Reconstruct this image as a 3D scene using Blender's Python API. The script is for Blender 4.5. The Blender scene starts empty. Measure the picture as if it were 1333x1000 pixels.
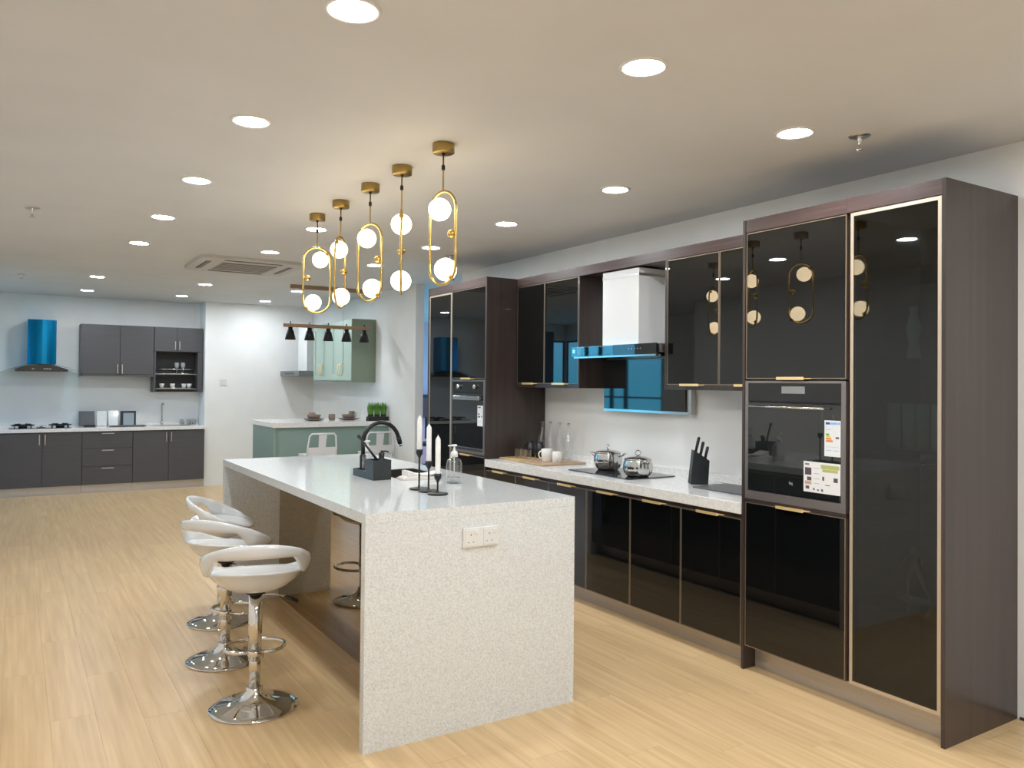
import bpy, bmesh, math, random
from mathutils import Vector, Matrix, Quaternion
R = math.radians
PI = math.pi
random.seed(4)
SC = bpy.context.scene
COL = SC.collection

# ------------------------------------------------------------------ camera, world, exposure
def setup_camera():
    yaw, pitch, roll = R(32.1287), R(.7159), R(.5148)
    F = Vector((math.sin(yaw)*math.cos(pitch), math.cos(yaw)*math.cos(pitch), math.sin(pitch)))
    Rt = Vector((math.cos(yaw), -math.sin(yaw), 0))
    U = Rt.cross(F)
    c, s = math.cos(roll), math.sin(roll)
    R2, U2 = c*Rt + s*U, -s*Rt + c*U
    cam = bpy.data.cameras.new('camera'); o = bpy.data.objects.new('camera', cam); COL.objects.link(o)
    m = Matrix((R2, U2, -F)).transposed().to_4x4(); m.translation = (0, 0, 1.5)
    o.matrix_world = m
    cam.sensor_width = 36; cam.lens = 1031.1368/1333*36
    cam.shift_y = -(500-486.2316)/1333
    cam.clip_start = .05; cam.clip_end = 200
    SC.camera = o
setup_camera()
w = bpy.data.worlds.new('world'); SC.world = w; w.use_nodes = True
nt = w.node_tree; bg = nt.nodes['Background']
geo = nt.nodes.new('ShaderNodeTexCoord'); sep = nt.nodes.new('ShaderNodeSeparateXYZ')
rp = nt.nodes.new('ShaderNodeValToRGB')
nt.links.new(geo.outputs['Generated'], sep.inputs[0]); nt.links.new(sep.outputs['Z'], rp.inputs[0])
rp.color_ramp.elements[0].position = -.0; rp.color_ramp.elements[0].color = (.08, .42, .62, 1)
rp.color_ramp.elements[1].position = .35; rp.color_ramp.elements[1].color = (.48, .70, 1.25, 1)
nt.links.new(rp.outputs[0], bg.inputs[0]); bg.inputs[1].default_value = 4.0
vs = SC.view_settings
vs.view_transform = 'Standard'; vs.look = 'None'; vs.gamma = 1; vs.use_curve_mapping = False; vs.exposure = 0.36
LIGHT = 158.0      # downlight diffuser strength
GLOBE = 7.5
SC.cycles.max_bounces = 10; SC.cycles.diffuse_bounces = 5; SC.cycles.glossy_bounces = 5
SC.cycles.transparent_max_bounces = 16; SC.cycles.sample_clamp_indirect = 6
SC.cycles.use_denoising = True

# ------------------------------------------------------------------ materials
MATS = {}
def mat(name, col, rough=.5, metal=0., ior=1.5, emit=None, es=0., coat=0., spec=.5, trans=0.):
    m = bpy.data.materials.new(name); m.use_nodes = True
    b = m.node_tree.nodes['Principled BSDF']
    b.inputs['Base Color'].default_value = (*col, 1)
    b.inputs['Roughness'].default_value = rough
    b.inputs['Metallic'].default_value = metal
    b.inputs['IOR'].default_value = ior
    b.inputs['Coat Weight'].default_value = coat
    b.inputs['Specular IOR Level'].default_value = spec
    b.inputs['Transmission Weight'].default_value = trans
    if emit:
        b.inputs['Emission Color'].default_value = (*emit, 1); b.inputs['Emission Strength'].default_value = es
    MATS[name] = m
    return m
def N(m, t): return m.node_tree.nodes.new(t)
def L(m, a, b): m.node_tree.links.new(a, b)
def noisy(m, c1, c2, scale=(1, 1, 1), nscale=5, detail=4, lo=.3, hi=.7, bump=0., rand=0., rough=.5):
    """colour varies between c1 and c2 by a stretched noise in object space"""
    b = m.node_tree.nodes['Principled BSDF']
    tc = N(m, 'ShaderNodeTexCoord'); mp = N(m, 'ShaderNodeMapping'); mp.inputs['Scale'].default_value = scale
    no = N(m, 'ShaderNodeTexNoise'); no.inputs['Scale'].default_value = nscale; no.inputs['Detail'].default_value = detail
    no.inputs['Roughness'].default_value = rough
    cr = N(m, 'ShaderNodeValToRGB'); cr.color_ramp.elements[0].position = lo; cr.color_ramp.elements[1].position = hi
    cr.color_ramp.elements[0].color = (*c1, 1); cr.color_ramp.elements[1].color = (*c2, 1)
    L(m, tc.outputs['Object'], mp.inputs[0])
    vec = mp.outputs[0]
    out = cr.outputs[0]
    if rand:
        oi = N(m, 'ShaderNodeObjectInfo')
        ad = N(m, 'ShaderNodeVectorMath'); ad.operation = 'MULTIPLY_ADD'
        L(m, oi.outputs['Random'], ad.inputs[0]); ad.inputs[1].default_value = (37, 11, 53); L(m, vec, ad.inputs[2])
        vec = ad.outputs[0]
        hs = N(m, 'ShaderNodeHueSaturation')
        mr = N(m, 'ShaderNodeMapRange'); mr.inputs[3].default_value = 1-rand; mr.inputs[4].default_value = 1+rand
        L(m, oi.outputs['Random'], mr.inputs[0]); L(m, mr.outputs[0], hs.inputs['Value'])
        L(m, out, hs.inputs['Color']); out = hs.outputs[0]
    L(m, vec, no.inputs['Vector']); L(m, no.outputs[0], cr.inputs[0]); L(m, out, b.inputs['Base Color'])
    if bump:
        bp = N(m, 'ShaderNodeBump'); bp.inputs['Strength'].default_value = bump; bp.inputs['Distance'].default_value = .002
        L(m, no.outputs[0], bp.inputs['Height']); L(m, bp.outputs[0], b.inputs['Normal'])
    return m
wall_m = noisy(mat('wall_paint', (.78, .79, .78), .6), (.80, .81, .81), (.85, .86, .86), nscale=3, bump=.02)
ceil_m = noisy(mat('ceiling_paint', (.7, .7, .7), .7), (.63, .64, .655), (.67, .68, .695), nscale=2)
floor_m = noisy(mat('oak_floor', (.6, .45, .28), .32, spec=.35), (.55, .365, .18), (.72, .51, .28), scale=(22, .9, 1), nscale=1.6, detail=7, rand=.035, bump=.02, lo=.25, hi=.72)
joint_m = mat('floor_joint', (.50, .35, .20), .6)
wood_m = noisy(mat('dark_walnut', (.06, .04, .035), .32, coat=.15), (.030, .0205, .018), (.058, .041, .037), scale=(22, 22, .7), nscale=1.3, detail=8, bump=.02, lo=.25, hi=.8)
woodh_m = noisy(mat('dark_walnut_rail', (.08, .05, .045), .3, coat=.2), (.062, .036, .032), (.11, .070, .065), scale=(40, 1.0, 40), nscale=1.3, detail=5, bump=.05, lo=.3, hi=.75)
black_glass = mat('black_glass', (.004, .0045, .005), .015, ior=1.63)
bronze = mat('bronze_frame', (.33, .26, .20), .35, .75)
gold_frame = mat('champagne_frame', (.62, .53, .42), .38, .7)
brass = mat('brass_pull', (1.0, .74, .36), .30, .5)
brassL = mat('brass_lamp', (.62, .42, .13), .24, 1.)
brassD = mat('brass_canopy', (.42, .29, .10), .35, 1.)
quartz = noisy(mat('white_quartz', (.75, .75, .75), .08, spec=.55, coat=.25), (.57, .585, .585), (.77, .79, .79), nscale=170, detail=2, lo=.30, hi=.62, rough=.6)
quartz2 = noisy(mat('pale_quartz', (.75, .75, .75), .12), (.76, .76, .75), (.86, .86, .85), nscale=60, detail=3, lo=.4, hi=.6)
mirror_b = mat('bronze_mirror', (.42, .33, .21), .01, 1.)
plinth_m = noisy(mat('brushed_plinth', (.5, .47, .43), .38, .55), (.50, .46, .42), (.60, .56, .52), scale=(1, 1, 60), nscale=2)
steel = mat('stainless_steel', (.62, .62, .61), .16, 1.)
steelb = mat('satin_steel', (.55, .54, .52), .35, 1.)
chrome = mat('chrome', (.72, .71, .69), .04, 1.)
white_gl = mat('white_gloss', (.78, .79, .80), .09, coat=.4)
white_p = mat('white_plastic', (.74, .74, .72), .3)
seat_m = mat('white_abs', (.72, .73, .74), .13, coat=.5)
black_p = mat('black_plastic', (.012, .012, .013), .35)
black_m = mat('black_metal', (.010, .010, .011), .36, .2)
grey_m = noisy(mat('grey_laminate', (.09, .09, .1), .42), (.072, .070, .076), (.082, .080, .087), scale=(1, 1, 20), nscale=3)
grey_d = mat('grey_inner', (.045, .045, .05), .5)
sage = mat('sage_green', (.235, .335, .30), .38)
sage_d = mat('sage_side', (.21, .27, .21), .4)
sage_l = mat('sage_door', (.40, .53, .47), .35)
blue_st = mat('blue_steel', (.0, .20, .42), .20, .75)
diff_m = mat('diffuser', (1, 1, 1), .5, emit=(.90, .955, 1.0), es=LIGHT)
globe_m = mat('opal_globe', (1, .95, .85), .3, emit=(1, .78, .48), es=GLOBE)
bulb_m = mat('bulb', (1, 1, 1), .3, emit=(1, .95, .85), es=6)
wax = mat('white_wax', (.82, .81, .78), .4)
wax.node_tree.nodes['Principled BSDF'].inputs['Subsurface Weight'].default_value = .1
charcoal = mat('charcoal_plastic', (.020, .025, .027), .42)
paper = mat('white_paper', (.80, .82, .84), .5)
blue_pr = mat('blue_print', (.02, .10, .45), .5)
lblue_pr = mat('light_blue_print', (.25, .50, .85), .5)
green_pr = mat('green_print', (.15, .45, .12), .5)
yellow_pr = mat('yellow_print', (.70, .62, .12), .5)
orange_pr = mat('orange_print', (.75, .25, .06), .5)
dark_pr = mat('dark_print', (.10, .07, .09), .5)
tan_pr = mat('tan_print', (.55, .38, .28), .5)
olive_pr = mat('olive_print', (.48, .50, .18), .5)
lwhite = mat('white_ink', (.5, .52, .55), .5)
board_l = noisy(mat('bamboo_board', (.6, .42, .2), .45), (.55, .37, .16), (.68, .48, .25), scale=(1, 30, 1), nscale=2)
board_d = noisy(mat('brown_board', (.5, .35, .22), .45), (.42, .28, .17), (.52, .37, .25), scale=(1, 30, 1), nscale=2)
ceramic_w = mat('white_ceramic', (.78, .76, .72), .15)
ceramic_b = mat('brown_ceramic', (.22, .16, .135), .3)
ceramic_k = mat('black_ceramic', (.015, .015, .018), .12)
cloth = mat('white_cloth', (.80, .77, .74), .9)
grass_m = noisy(mat('grass_green', (.06, .22, .02), .5), (.05, .19, .02), (.16, .38, .05), nscale=30)
lampwood = noisy(mat('lamp_wood', (.35, .22, .13), .4), (.30, .18, .10), (.42, .27, .17), scale=(1, 20, 20), nscale=3)
navy = mat('navy_panel', (.006, .010, .03), .4)
redbrown = mat('red_brown_wood', (.16, .035, .03), .4)
bwall = mat('adjoining_wall', (.88, .58, .66), .6)
acw = mat('ac_plastic', (.55, .53, .50), .5)
ac_d = mat('ac_grille', (.22, .20, .18), .6)
statue_m = mat('dark_bronze', (.40, .34, .28), .3, .8)
winframe = mat('window_frame', (.02, .025, .035), .4)
marble = mat('hood_glass_black', (.01, .012, .014), .03, ior=1.75)
def glassy(name, tint, fres=1.5, gl=(1, 1, 1)):
    m = bpy.data.materials.new(name); m.use_nodes = True; n = m.node_tree.nodes; n.clear()
    out = n.new('ShaderNodeOutputMaterial'); tr = n.new('ShaderNodeBsdfTransparent'); g = n.new('ShaderNodeBsdfGlossy')
    g.inputs['Roughness'].default_value = .02; g.inputs['Color'].default_value = (*gl, 1); tr.inputs[0].default_value = (*tint, 1)
    f0 = ((fres-1)/(fres+1))**2
    lw = n.new('ShaderNodeLayerWeight'); lw.inputs['Blend'].default_value = .5
    pw = n.new('ShaderNodeMath'); pw.operation = 'POWER'; pw.inputs[1].default_value = 5
    fr = n.new('ShaderNodeMath'); fr.operation = 'MULTIPLY_ADD'; fr.inputs[1].default_value = 1-f0; fr.inputs[2].default_value = f0
    mx = n.new('ShaderNodeMixShader'); m.node_tree.links.new(lw.outputs['Facing'], pw.inputs[0]); m.node_tree.links.new(pw.outputs[0], fr.inputs[0])
    m.node_tree.links.new(fr.outputs[0], mx.inputs[0]); m.node_tree.links.new(tr.outputs[0], mx.inputs[1])
    m.node_tree.links.new(g.outputs[0], mx.inputs[2]); m.node_tree.links.new(mx.outputs[0], out.inputs[0])
    return m
clear = glassy('clear_glass', (.97, .975, .98), 1.6)
smoked = glassy('smoked_glass', (.37, .42, .42), 1.55)
pane_m = glassy('window_glass', (.9, .95, .97))
teal_gl = glassy('teal_glass', (.55, .72, .74), 1.9)

# ------------------------------------------------------------------ mesh helpers
class MB:
    def __init__(s): s.bm = bmesh.new()
    def box(s, x0, x1, y0, y1, z0, z1, bev=0., rot=None, about=None):
        r = bmesh.ops.create_cube(s.bm, size=1)
        vs_ = r['verts']
        for v in vs_:
            v.co = Vector(((x0+x1)/2 + v.co.x*(x1-x0), (y0+y1)/2 + v.co.y*(y1-y0), (z0+z1)/2 + v.co.z*(z1-z0)))
        if bev:
            es = set(e for v in vs_ for e in v.link_edges)
            rr = bmesh.ops.bevel(s.bm, geom=list(es), offset=bev, segments=2, affect='EDGES', profile=.5)
            vs_ = list(set(v for f in rr['faces'] for v in f.verts) | set(v for v in vs_ if v.is_valid))
        if rot is not None:
            c = Vector(about) if about else Vector(((x0+x1)/2, (y0+y1)/2, (z0+z1)/2))
            for v in vs_: v.co = rot @ (v.co-c) + c
        return s
    def lathe(s, prof, cx=0, cy=0, cz=0, n=32, sx=1, sy=1, M=None, caps=True, smooth=True):
        rings = []
        for (r, z) in prof:
            if r < 1e-6:
                rings.append([s.bm.verts.new((cx, cy, cz+z))])
            else:
                rings.append([s.bm.verts.new((cx+math.cos(2*PI*i/n)*r*sx, cy+math.sin(2*PI*i/n)*r*sy, cz+z)) for i in range(n)])
        fs = []
        for a, b in zip(rings, rings[1:]):
            if len(a) == 1 and len(b) == 1: continue
            for i in range(n):
                j = (i+1) % n
                if len(a) == 1: fs.append(s.bm.faces.new((a[0], b[j], b[i])))
                elif len(b) == 1: fs.append(s.bm.faces.new((a[i], a[j], b[0])))
                else: fs.append(s.bm.faces.new((a[i], a[j], b[j], b[i])))
        if caps:
            if len(rings[0]) > 1: s.bm.faces.new(list(reversed(rings[0])))
            if len(rings[-1]) > 1: s.bm.faces.new(rings[-1])
        for f in fs: f.smooth = smooth
        if M is not None:
            for rg in rings:
                for v in rg: v.co = M @ v.co
        return s
    def cyl(s, p0, p1, r, n=16, r1=None):
        p0, p1 = Vector(p0), Vector(p1); d = p1-p0
        q = Vector((0, 0, 1)).rotation_difference(d.normalized()).to_matrix().to_4x4(); q.translation = p0
        return s.lathe([(r, 0), (r1 if r1 is not None else r, d.length)], n=n, M=q)
    def tube(s, pts, r, n=10, closed=False, radii=None):
        P = [Vector(p) for p in pts]; m = len(P); rings = []
        up = None
        for i in range(m):
            if closed: t = (P[(i+1) % m]-P[i-1]).normalized()
            else: t = (P[min(i+1, m-1)]-P[max(i-1, 0)]).normalized()
            if up is None:
                up = Vector((0, 0, 1)) if abs(t.z) < .9 else Vector((1, 0, 0))
                up = (up - t*up.dot(t)).normalized()
            else:
                up = (up - t*up.dot(t)).normalized()
            sd = t.cross(up); rr = radii[i] if radii else r
            rings.append([s.bm.verts.new(P[i] + (up*math.cos(2*PI*k/n)+sd*math.sin(2*PI*k/n))*rr) for k in range(n)])
        for i in range(m if closed else m-1):
            a, b = rings[i], rings[(i+1) % m]
            for k in range(n):
                f = s.bm.faces.new((a[k], a[(k+1) % n], b[(k+1) % n], b[k])); f.smooth = True
        if not closed:
            s.bm.faces.new(list(reversed(rings[0]))); s.bm.faces.new(rings[-1])
        return s
    def ball(s, c, r, n=24, sx=1, sy=1, sz=1):
        k = n//2
        return s.lathe([(r*math.sin(PI*i/k), -r*sz*math.cos(PI*i/k)) for i in range(k+1)], *c, n=n, sx=sx, sy=sy)
    def prism(s, pts, d, smooth=False):
        """extrude polygon pts (3D) by vector d"""
        d = Vector(d); a = [s.bm.verts.new(p) for p in pts]; b = [s.bm.verts.new(Vector(p)+d) for p in pts]
        s.bm.faces.new(list(reversed(a))); s.bm.faces.new(b); n = len(a)
        for i in range(n):
            f = s.bm.faces.new((a[i], a[(i+1) % n], b[(i+1) % n], b[i])); f.smooth = smooth
        return s
    def ring(s, axis, a0, a1, u0, u1, v0, v1, iu0, iu1, iv0, iv1):
        """rectangular frame with a rectangular hole, thickness along axis a0..a1; (u,v) = remaining axes in order"""
        def P(a, u, v):
            return {'X': (a, u, v), 'Y': (u, a, v), 'Z': (u, v, a)}[axis]
        O = [(u0, v0), (u1, v0), (u1, v1), (u0, v1)]; I = [(iu0, iv0), (iu1, iv0), (iu1, iv1), (iu0, iv1)]
        V = [[s.bm.verts.new(P(a, *p)) for p in Q] for a in (a0, a1) for Q in (O, I)]
        o0, i0, o1, i1 = V
        for k in range(4):
            j = (k+1) % 4
            s.bm.faces.new((o0[k], o0[j], i0[j], i0[k])); s.bm.faces.new((o1[j], o1[k], i1[k], i1[j]))
            s.bm.faces.new((o0[j], o0[k], o1[k], o1[j])); s.bm.faces.new((i0[k], i0[j], i1[j], i1[k]))
        return s
    def build(s, name, m, parent=None, world=True):
        bmesh.ops.recalc_face_normals(s.bm, faces=s.bm.faces)
        if parent is not None and world:
            r = parent
            while r.parent: r = r.parent
            if r.type == 'EMPTY':
                inv = r.matrix_basis.inverted()
                s.bm.transform(inv)
        me = bpy.data.meshes.new(name); s.bm.to_mesh(me); s.bm.free()
        me.materials.append(m)
        o = bpy.data.objects.new(name, me); COL.objects.link(o)
        if parent is not None: o.parent = parent
        return o
def thing(name, label, cat, loc=(0, 0, 0), rz=0, group=None):
    o = bpy.data.objects.new(name, None); COL.objects.link(o); o.empty_display_size = .05
    o.location = loc; o.rotation_euler = (0, 0, rz)
    o.matrix_basis = Matrix.Translation(loc) @ Matrix.Rotation(rz, 4, 'Z')
    o['label'] = label; o['category'] = cat
    if group: o['group'] = group
    return o
def tag(o, label, cat, group=None):
    o['label'] = label; o['category'] = cat
    if group: o['group'] = group
    return o
def struct(o): o['kind'] = 'structure'; return o
def B(name, m, parent, *a, bev=0.): return MB().box(*a, bev=bev).build(name, m, parent)
def copy_tree(o, parent=None):
    c = o.copy(); COL.objects.link(c)
    if parent is not None: c.parent = parent
    for ch in list(o.children): copy_tree(ch, c)
    return c
def plab(o, l): o['label'] = l; return o
# key planes
A, W, C, H = 3.2875, 3.876, 2.6255, 2.378
UX = 3.58
WT = .875        # worktop height

# ------------------------------------------------------------------ room shell
fl = struct(B('floor', joint_m, None, -3.2, 7.6, -3, 13.6, -.12, -.004))
x = -.56; k = 0
pl_w, pl_l = .178, 1.22
mesh_cache = None
row = 0
while x < W-.01:
    y = .7 - pl_l + (row*0.43 % 1)*pl_l
    while y < 12.3:
        y0, y1 = max(y, .3), min(y+pl_l, 12.35); x1 = min(x+pl_w, W)
        if y1-y0 > .1:
            full = (abs(y1-y0-pl_l) < 1e-6 and abs(x1-x-pl_w) < 1e-6)
            if full and mesh_cache:
                o = bpy.data.objects.new('plank', mesh_cache); COL.objects.link(o)
            else:
                o = MB().box(0, x1-x-.0007, 0, y1-y0-.0007, -.004, 0).build('plank', floor_m)
                if full: mesh_cache = o.data
            o.location = (x, y0, 0); o.parent = fl; k += 1
        y += pl_l
    x += pl_w; row += 1
o = B('floor_field', floor_m, fl, -3.2, -.57, -3, 13.6, -.004, 0); 
o = B('floor_field', floor_m, fl, -.57, W, -3, .298, -.004, 0)
o = B('floor_field', floor_m, fl, W+.002, 7.6, -3, 13.6, -.004, 0)
struct(B('ceiling', ceil_m, None, -3.2, 7.6, -3, 13.6, C, C+.12))
struct(B('wall_right', wall_m, None, W, W+.10, -3, 7.145, 0, C))
struct(B('wall_right', wall_m, None, W, W+.10, 8.25, 12.4, 0, C))
struct(MB().ring('Y', 12.3, 12.335, -1.8, 2.295, 0, C, -1.74, -1.22, .75, 2.32).build('wall_back', wall_m))
struct(B('wall_back', wall_m, None, 2.295, W, 11.87, 12.42, 0, C))
struct(B('wall_left', wall_m, None, -.66, -.56, -3, 7.6, 0, C))
struct(B('wall_left', wall_m, None, -1.8, -.56, 7.6, 7.7, 0, C))
struct(B('wall_front', wall_m, None, -.66, W+.1, -3.1, -3.0, 0, C))
# window wall on the far left (seen in the glass fronts)
struct(MB().ring('X', -1.80, -1.765, 7.7, 12.3, 0, C, 10.1, 12.26, .75, 2.32).build('wall_window', wall_m))
wn = struct(B('window_1', winframe, None, -1.79, -1.765, 10.1, 12.26, 2.285, 2.318))
for yy in (10.1, 11.02, 11.42, 12.23): B('mullion', winframe, wn, -1.79, -1.762, yy, yy+(.09 if 11 < yy < 12 else .025), .75, 2.285)
B('transom', winframe, wn, -1.79, -1.762, 10.13, 12.23, .75, .78); B('transom', winframe, wn, -1.785, -1.765, 10.13, 12.23, 1.25, 1.28)
for a, b_ in ((10.13, 11.02), (11.11, 11.42), (11.51, 12.23)): B('pane', pane_m, wn, -1.778, -1.773, a, b_, .78, 2.285)
w3 = struct(B('window_3', winframe, None, -1.74, -1.22, 12.302, 12.33, 2.285, 2.318))
for xx in (-1.74, -1.24): B('mullion', winframe, w3, xx, xx+.02, 12.302, 12.33, .75, 2.285)
B('transom', winframe, w3, -1.72, -1.24, 12.302, 12.33, .75, .78)
B('pane', pane_m, w3, -1.72, -1.24, 12.31, 12.315, .78, 2.285)
# baseboards
struct(B('baseboard_right', wood_m, None, W-.008, W, .3, 1.82, 0, .012))
# adjoining room through the doorway
struct(B('wall_adjoining', bwall, None, 3.98, 7.5, 13.4, 13.5, 0, C))
struct(MB().ring('X', 7.3, 7.4, 4.5, 13.4, 0, C, 7.6, 13.0, .5, 2.45).build('wall_adjoining_side', bwall))
struct(B('wall_adjoining_near', bwall, None, 3.98, 7.4, 4.4, 4.5, 0, C))
w2 = struct(B('window_2', winframe, None, 7.32, 7.38, 7.6, 13.0, 2.38, 2.45))
for yy in (7.6, 9.3, 11.1, 12.94): B('mullion', winframe, w2, 7.32, 7.38, yy, yy+.06, .5, 2.38)
for a, b_ in ((7.66, 9.3), (9.36, 11.1), (11.16, 12.94)): B('pane', pane_m, w2, 7.347, 7.353, a, b_, .5, 2.38)

# ------------------------------------------------------------------ downlights
def downlight(x, y, label, group=None):
    t = thing('ceiling_downlight', label, 'ceiling light', (x, y, C), 0, group)
    MB().lathe([(.069, -.001), (.069, -.006), (.082, -.007), (.086, -.004), (.087, .0)], n=40, caps=False).build('trim_ring', white_p, t, world=False)
    MB().lathe([(0, -.004), (.069, -.004)], n=32, caps=False).build('diffuser', diff_m, t, world=False)
    return t
L1 = [2.276, 3.495, 4.70, 5.89, 7.12]
names1 = ['cut by the top edge of the picture', 'second from the camera', 'third from the camera', 'fourth from the camera', 'fifth from the camera, left of the air conditioner']
for y, n_ in zip(L1, names1): downlight(.85, y, 'round ceiling downlight in the left row, '+n_, 'left row of downlights')
downlight(.75, 9.72, 'distant downlight above the grey kitchen floor, upper of the left pair', 'left row of downlights')
downlight(.76, 11.3, 'small distant round downlight nearest the blue hood, lower of the left pair', 'left row of downlights')
for y, n_ in ((2.12, 'largest, right of the top centre'), (5.71, 'showing beside the farthest globe pendant'), (6.953, 'just in front of the air conditioner'), (9.73, 'behind the air conditioner, upper of two'), (11.25, 'behind the air conditioner, lower of two')):
    downlight(1.87, y, 'round ceiling downlight in the middle row, '+n_, 'middle row of downlights')
for y, n_ in ((2.305, 'nearest, left of the chrome sprinkler'), (3.548, 'second from the right'), (4.74, 'third from the right'), (5.935, 'seen behind the nearest ring pendant'), (7.139, 'partly behind the middle ring pendant'), (9.77, 'left of the hanging wooden bar'), (11.27, 'farthest, above the white corner wall')):
    downlight(2.92 if y < 8 else 2.97, y, 'round ceiling downlight in the right row, '+n_, 'right row of downlights')
for y in (1.06, -.16, -1.4):  # unseen downlights added overhead and behind the camera to light the room
    for x, rn in ((.85, 'left'), (1.87, 'middle'), (2.92, 'right')):
        downlight(x, y, 'added downlight continuing the %s ceiling row, %s behind the camera' % (rn, {1.06: 'just overhead and slightly', -.16: 'second', -1.4: 'third and farthest'}[y]), 'added downlights behind the camera')

# sprinklers
def sprinkler(x, y, label, s=1.):
    t = thing('fire_sprinkler', label, 'sprinkler', (x, y, C), 0, 'ceiling sprinklers')
    MB().lathe([(.0, -.002), (.012*s, -.006), (.035*s, -.006), (.038*s, 0)], n=24, caps=False).build('rosette', steelb, t, world=False)
    MB().lathe([(.008*s, 0), (.008*s, -.02*s), (.006*s, -.022*s), (.004*s, -.045*s), (.014*s, -.05*s), (.014*s, -.053*s), (0, -.053*s)], n=16, caps=False).build('nozzle', chrome, t, world=False)
sprinkler(3.199, 2.176, 'chrome fire sprinkler on the ceiling above the tall cabinet', 1.25)
sprinkler(.083, 6.064, 'chrome fire sprinkler on the ceiling at the left edge', 1.25)
sprinkler(.048, 10.0, 'small far sprinkler on the ceiling towards the blue hood')
sprinkler(3.253, 6.228, 'sprinkler on the ceiling seen inside the nearest ring pendant', 1.25)

# ceiling cassette air conditioner
def aircon():
    cx, cy = 1.87, 7.88
    t = thing('air_conditioner', 'square white ceiling cassette air conditioner with grey grille', 'air conditioner', (cx, cy, C))
    h = .475; c = .10
    pts = []
    for sx, sy, a0 in ((1, 1, 0), (-1, 1, 90), (-1, -1, 180), (1, -1, 270)):
        for k in range(5):
            a = R(a0+k*22.5); pts.append((sx*(h-c)+math.cos(a)*c, sy*(h-c)+math.sin(a)*c, -.028))
    MB().prism(pts, (0, 0, .028)).build('fascia_panel', acw, t, world=False)
    MB().box(-.26, .26, -.26, .26, -.032, -.0275).build('grille_frame', acw, t, world=False)
    g = MB().box(-.25, .25, -.25, .25, -.0345, -.0318).build('intake_grille', ac_d, t, world=False)
    for k in range(12):
        MB().box(-.245, .245, -.24+k*.0425, -.228+k*.0425, -.037, -.0344).build('grille_slat', acw if k % 2 else ac_d, g, world=False)
    for (x0, x1, y0, y1) in ((-.26, .26, -.40, -.35), (-.26, .26, .35, .40), (-.40, -.35, -.26, .26), (.35, .40, -.26, .26)):
        MB().box(x0, x1, y0, y1, -.0295, -.0275).build('air_slot', black_p, t, world=False)
        v = MB().box(x0+.006 if x1-x0 < .1 else x0, x1-.02 if x1-x0 < .1 else x1, y0+.006 if y1-y0 < .1 else y0, y1-.02 if y1-y0 < .1 else y1, -.033, -.029).build('louvre', ac_d, t, world=False)
aircon()

# ------------------------------------------------------------------ globe pendants
def pendant(x, y, phi, label, flip=1):
    t = thing('ring_pendant', label, 'pendant lamp', (x, y, C), R(phi), 'brass ring pendants over the island')
    D = lambda z: z-C
    MB().lathe([(0, 0), (.05, 0), (.052, -.003), (.052, -.042), (.049, -.045), (0, -.045)], n=32).build('ceiling_canopy', brassD, t, world=False)
    MB().cyl((0, 0, -.045), (0, 0, -.225), .004, 10).build('stem', brassD, t, world=False)
    MB().lathe([(.0085, -.052), (.0085, -.045)], n=12).lathe([(.007, -.125), (.009, -.118), (.009, -.105), (.005, -.098)], n=12).build('stem_joint', black_m, t, world=False)
    top, bot, wd = -.225, -.665, .0875
    pts = []
    for k in range(17): a = PI*k/16; pts.append((wd*math.cos(a), 0, top-wd+wd*math.sin(a)))
    for k in range(1, 6): pts.append((-wd, 0, top-wd + (bot+wd-(top-wd))*k/6))
    for k in range(17): a = PI+PI*k/16; pts.append((wd*math.cos(a), 0, bot+wd+wd*math.sin(a)))
    for k in range(1, 6): pts.append((wd, 0, bot+wd + (top-wd-(bot+wd))*k/6))
    MB().tube(pts, .0068, 10, closed=True).build('ring_frame', brassL, t, world=False)
    MB().ball((-.022, 0, -.307), .053, 32).build('globe', globe_m, t, world=False)
    MB().ball((.022, 0, -.595), .053, 32).build('globe', globe_m, t, world=False)
    for sx, px, pz in ((-1, -.022, -.307), (1, .022, -.595)):
        # small brass cup joining globe and ring
        d = Vector((sx*.72, 0, -sx*.70)).normalized() if sx > 0 else Vector((-.72, 0, .70)).normalized()
        p = Vector((px, 0, pz)) + d*.047
        MB().cyl(p, p+d*.013, .017, 16, r1=.010).build('globe_cup', brassL, t, world=False)
        e = p + d*.010
        MB().cyl(e, e+d*.018, .005, 8).build('cup_arm', brassL, t, world=False)
    kb = MB().ball((.062, 0, -.432), .022, 20, sz=.9)
    kb.build('middle_knob', brassL, t, world=False)
    MB().cyl((.078, 0, -.432), (.086, 0, -.432), .006, 10).build('knob_arm', brassL, t, world=False)
    return t
pendant(1.697, 3.327, -74, 'nearest gold oval ring pendant with two opal globes')
pendant(1.695, 3.795, 65.8, 'second gold ring pendant, turned edge-on so its ring looks like a single rod')
pendant(1.70, 4.24, -63.5, 'middle gold oval ring pendant with two opal globes')
pendant(1.705, 4.735, 49, 'fourth gold ring pendant, its narrow ring turned half sideways')
pendant(1.71, 5.20, 161.7, 'farthest gold ring pendant, ring facing the camera, in front of the wooden lamp bar')

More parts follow.
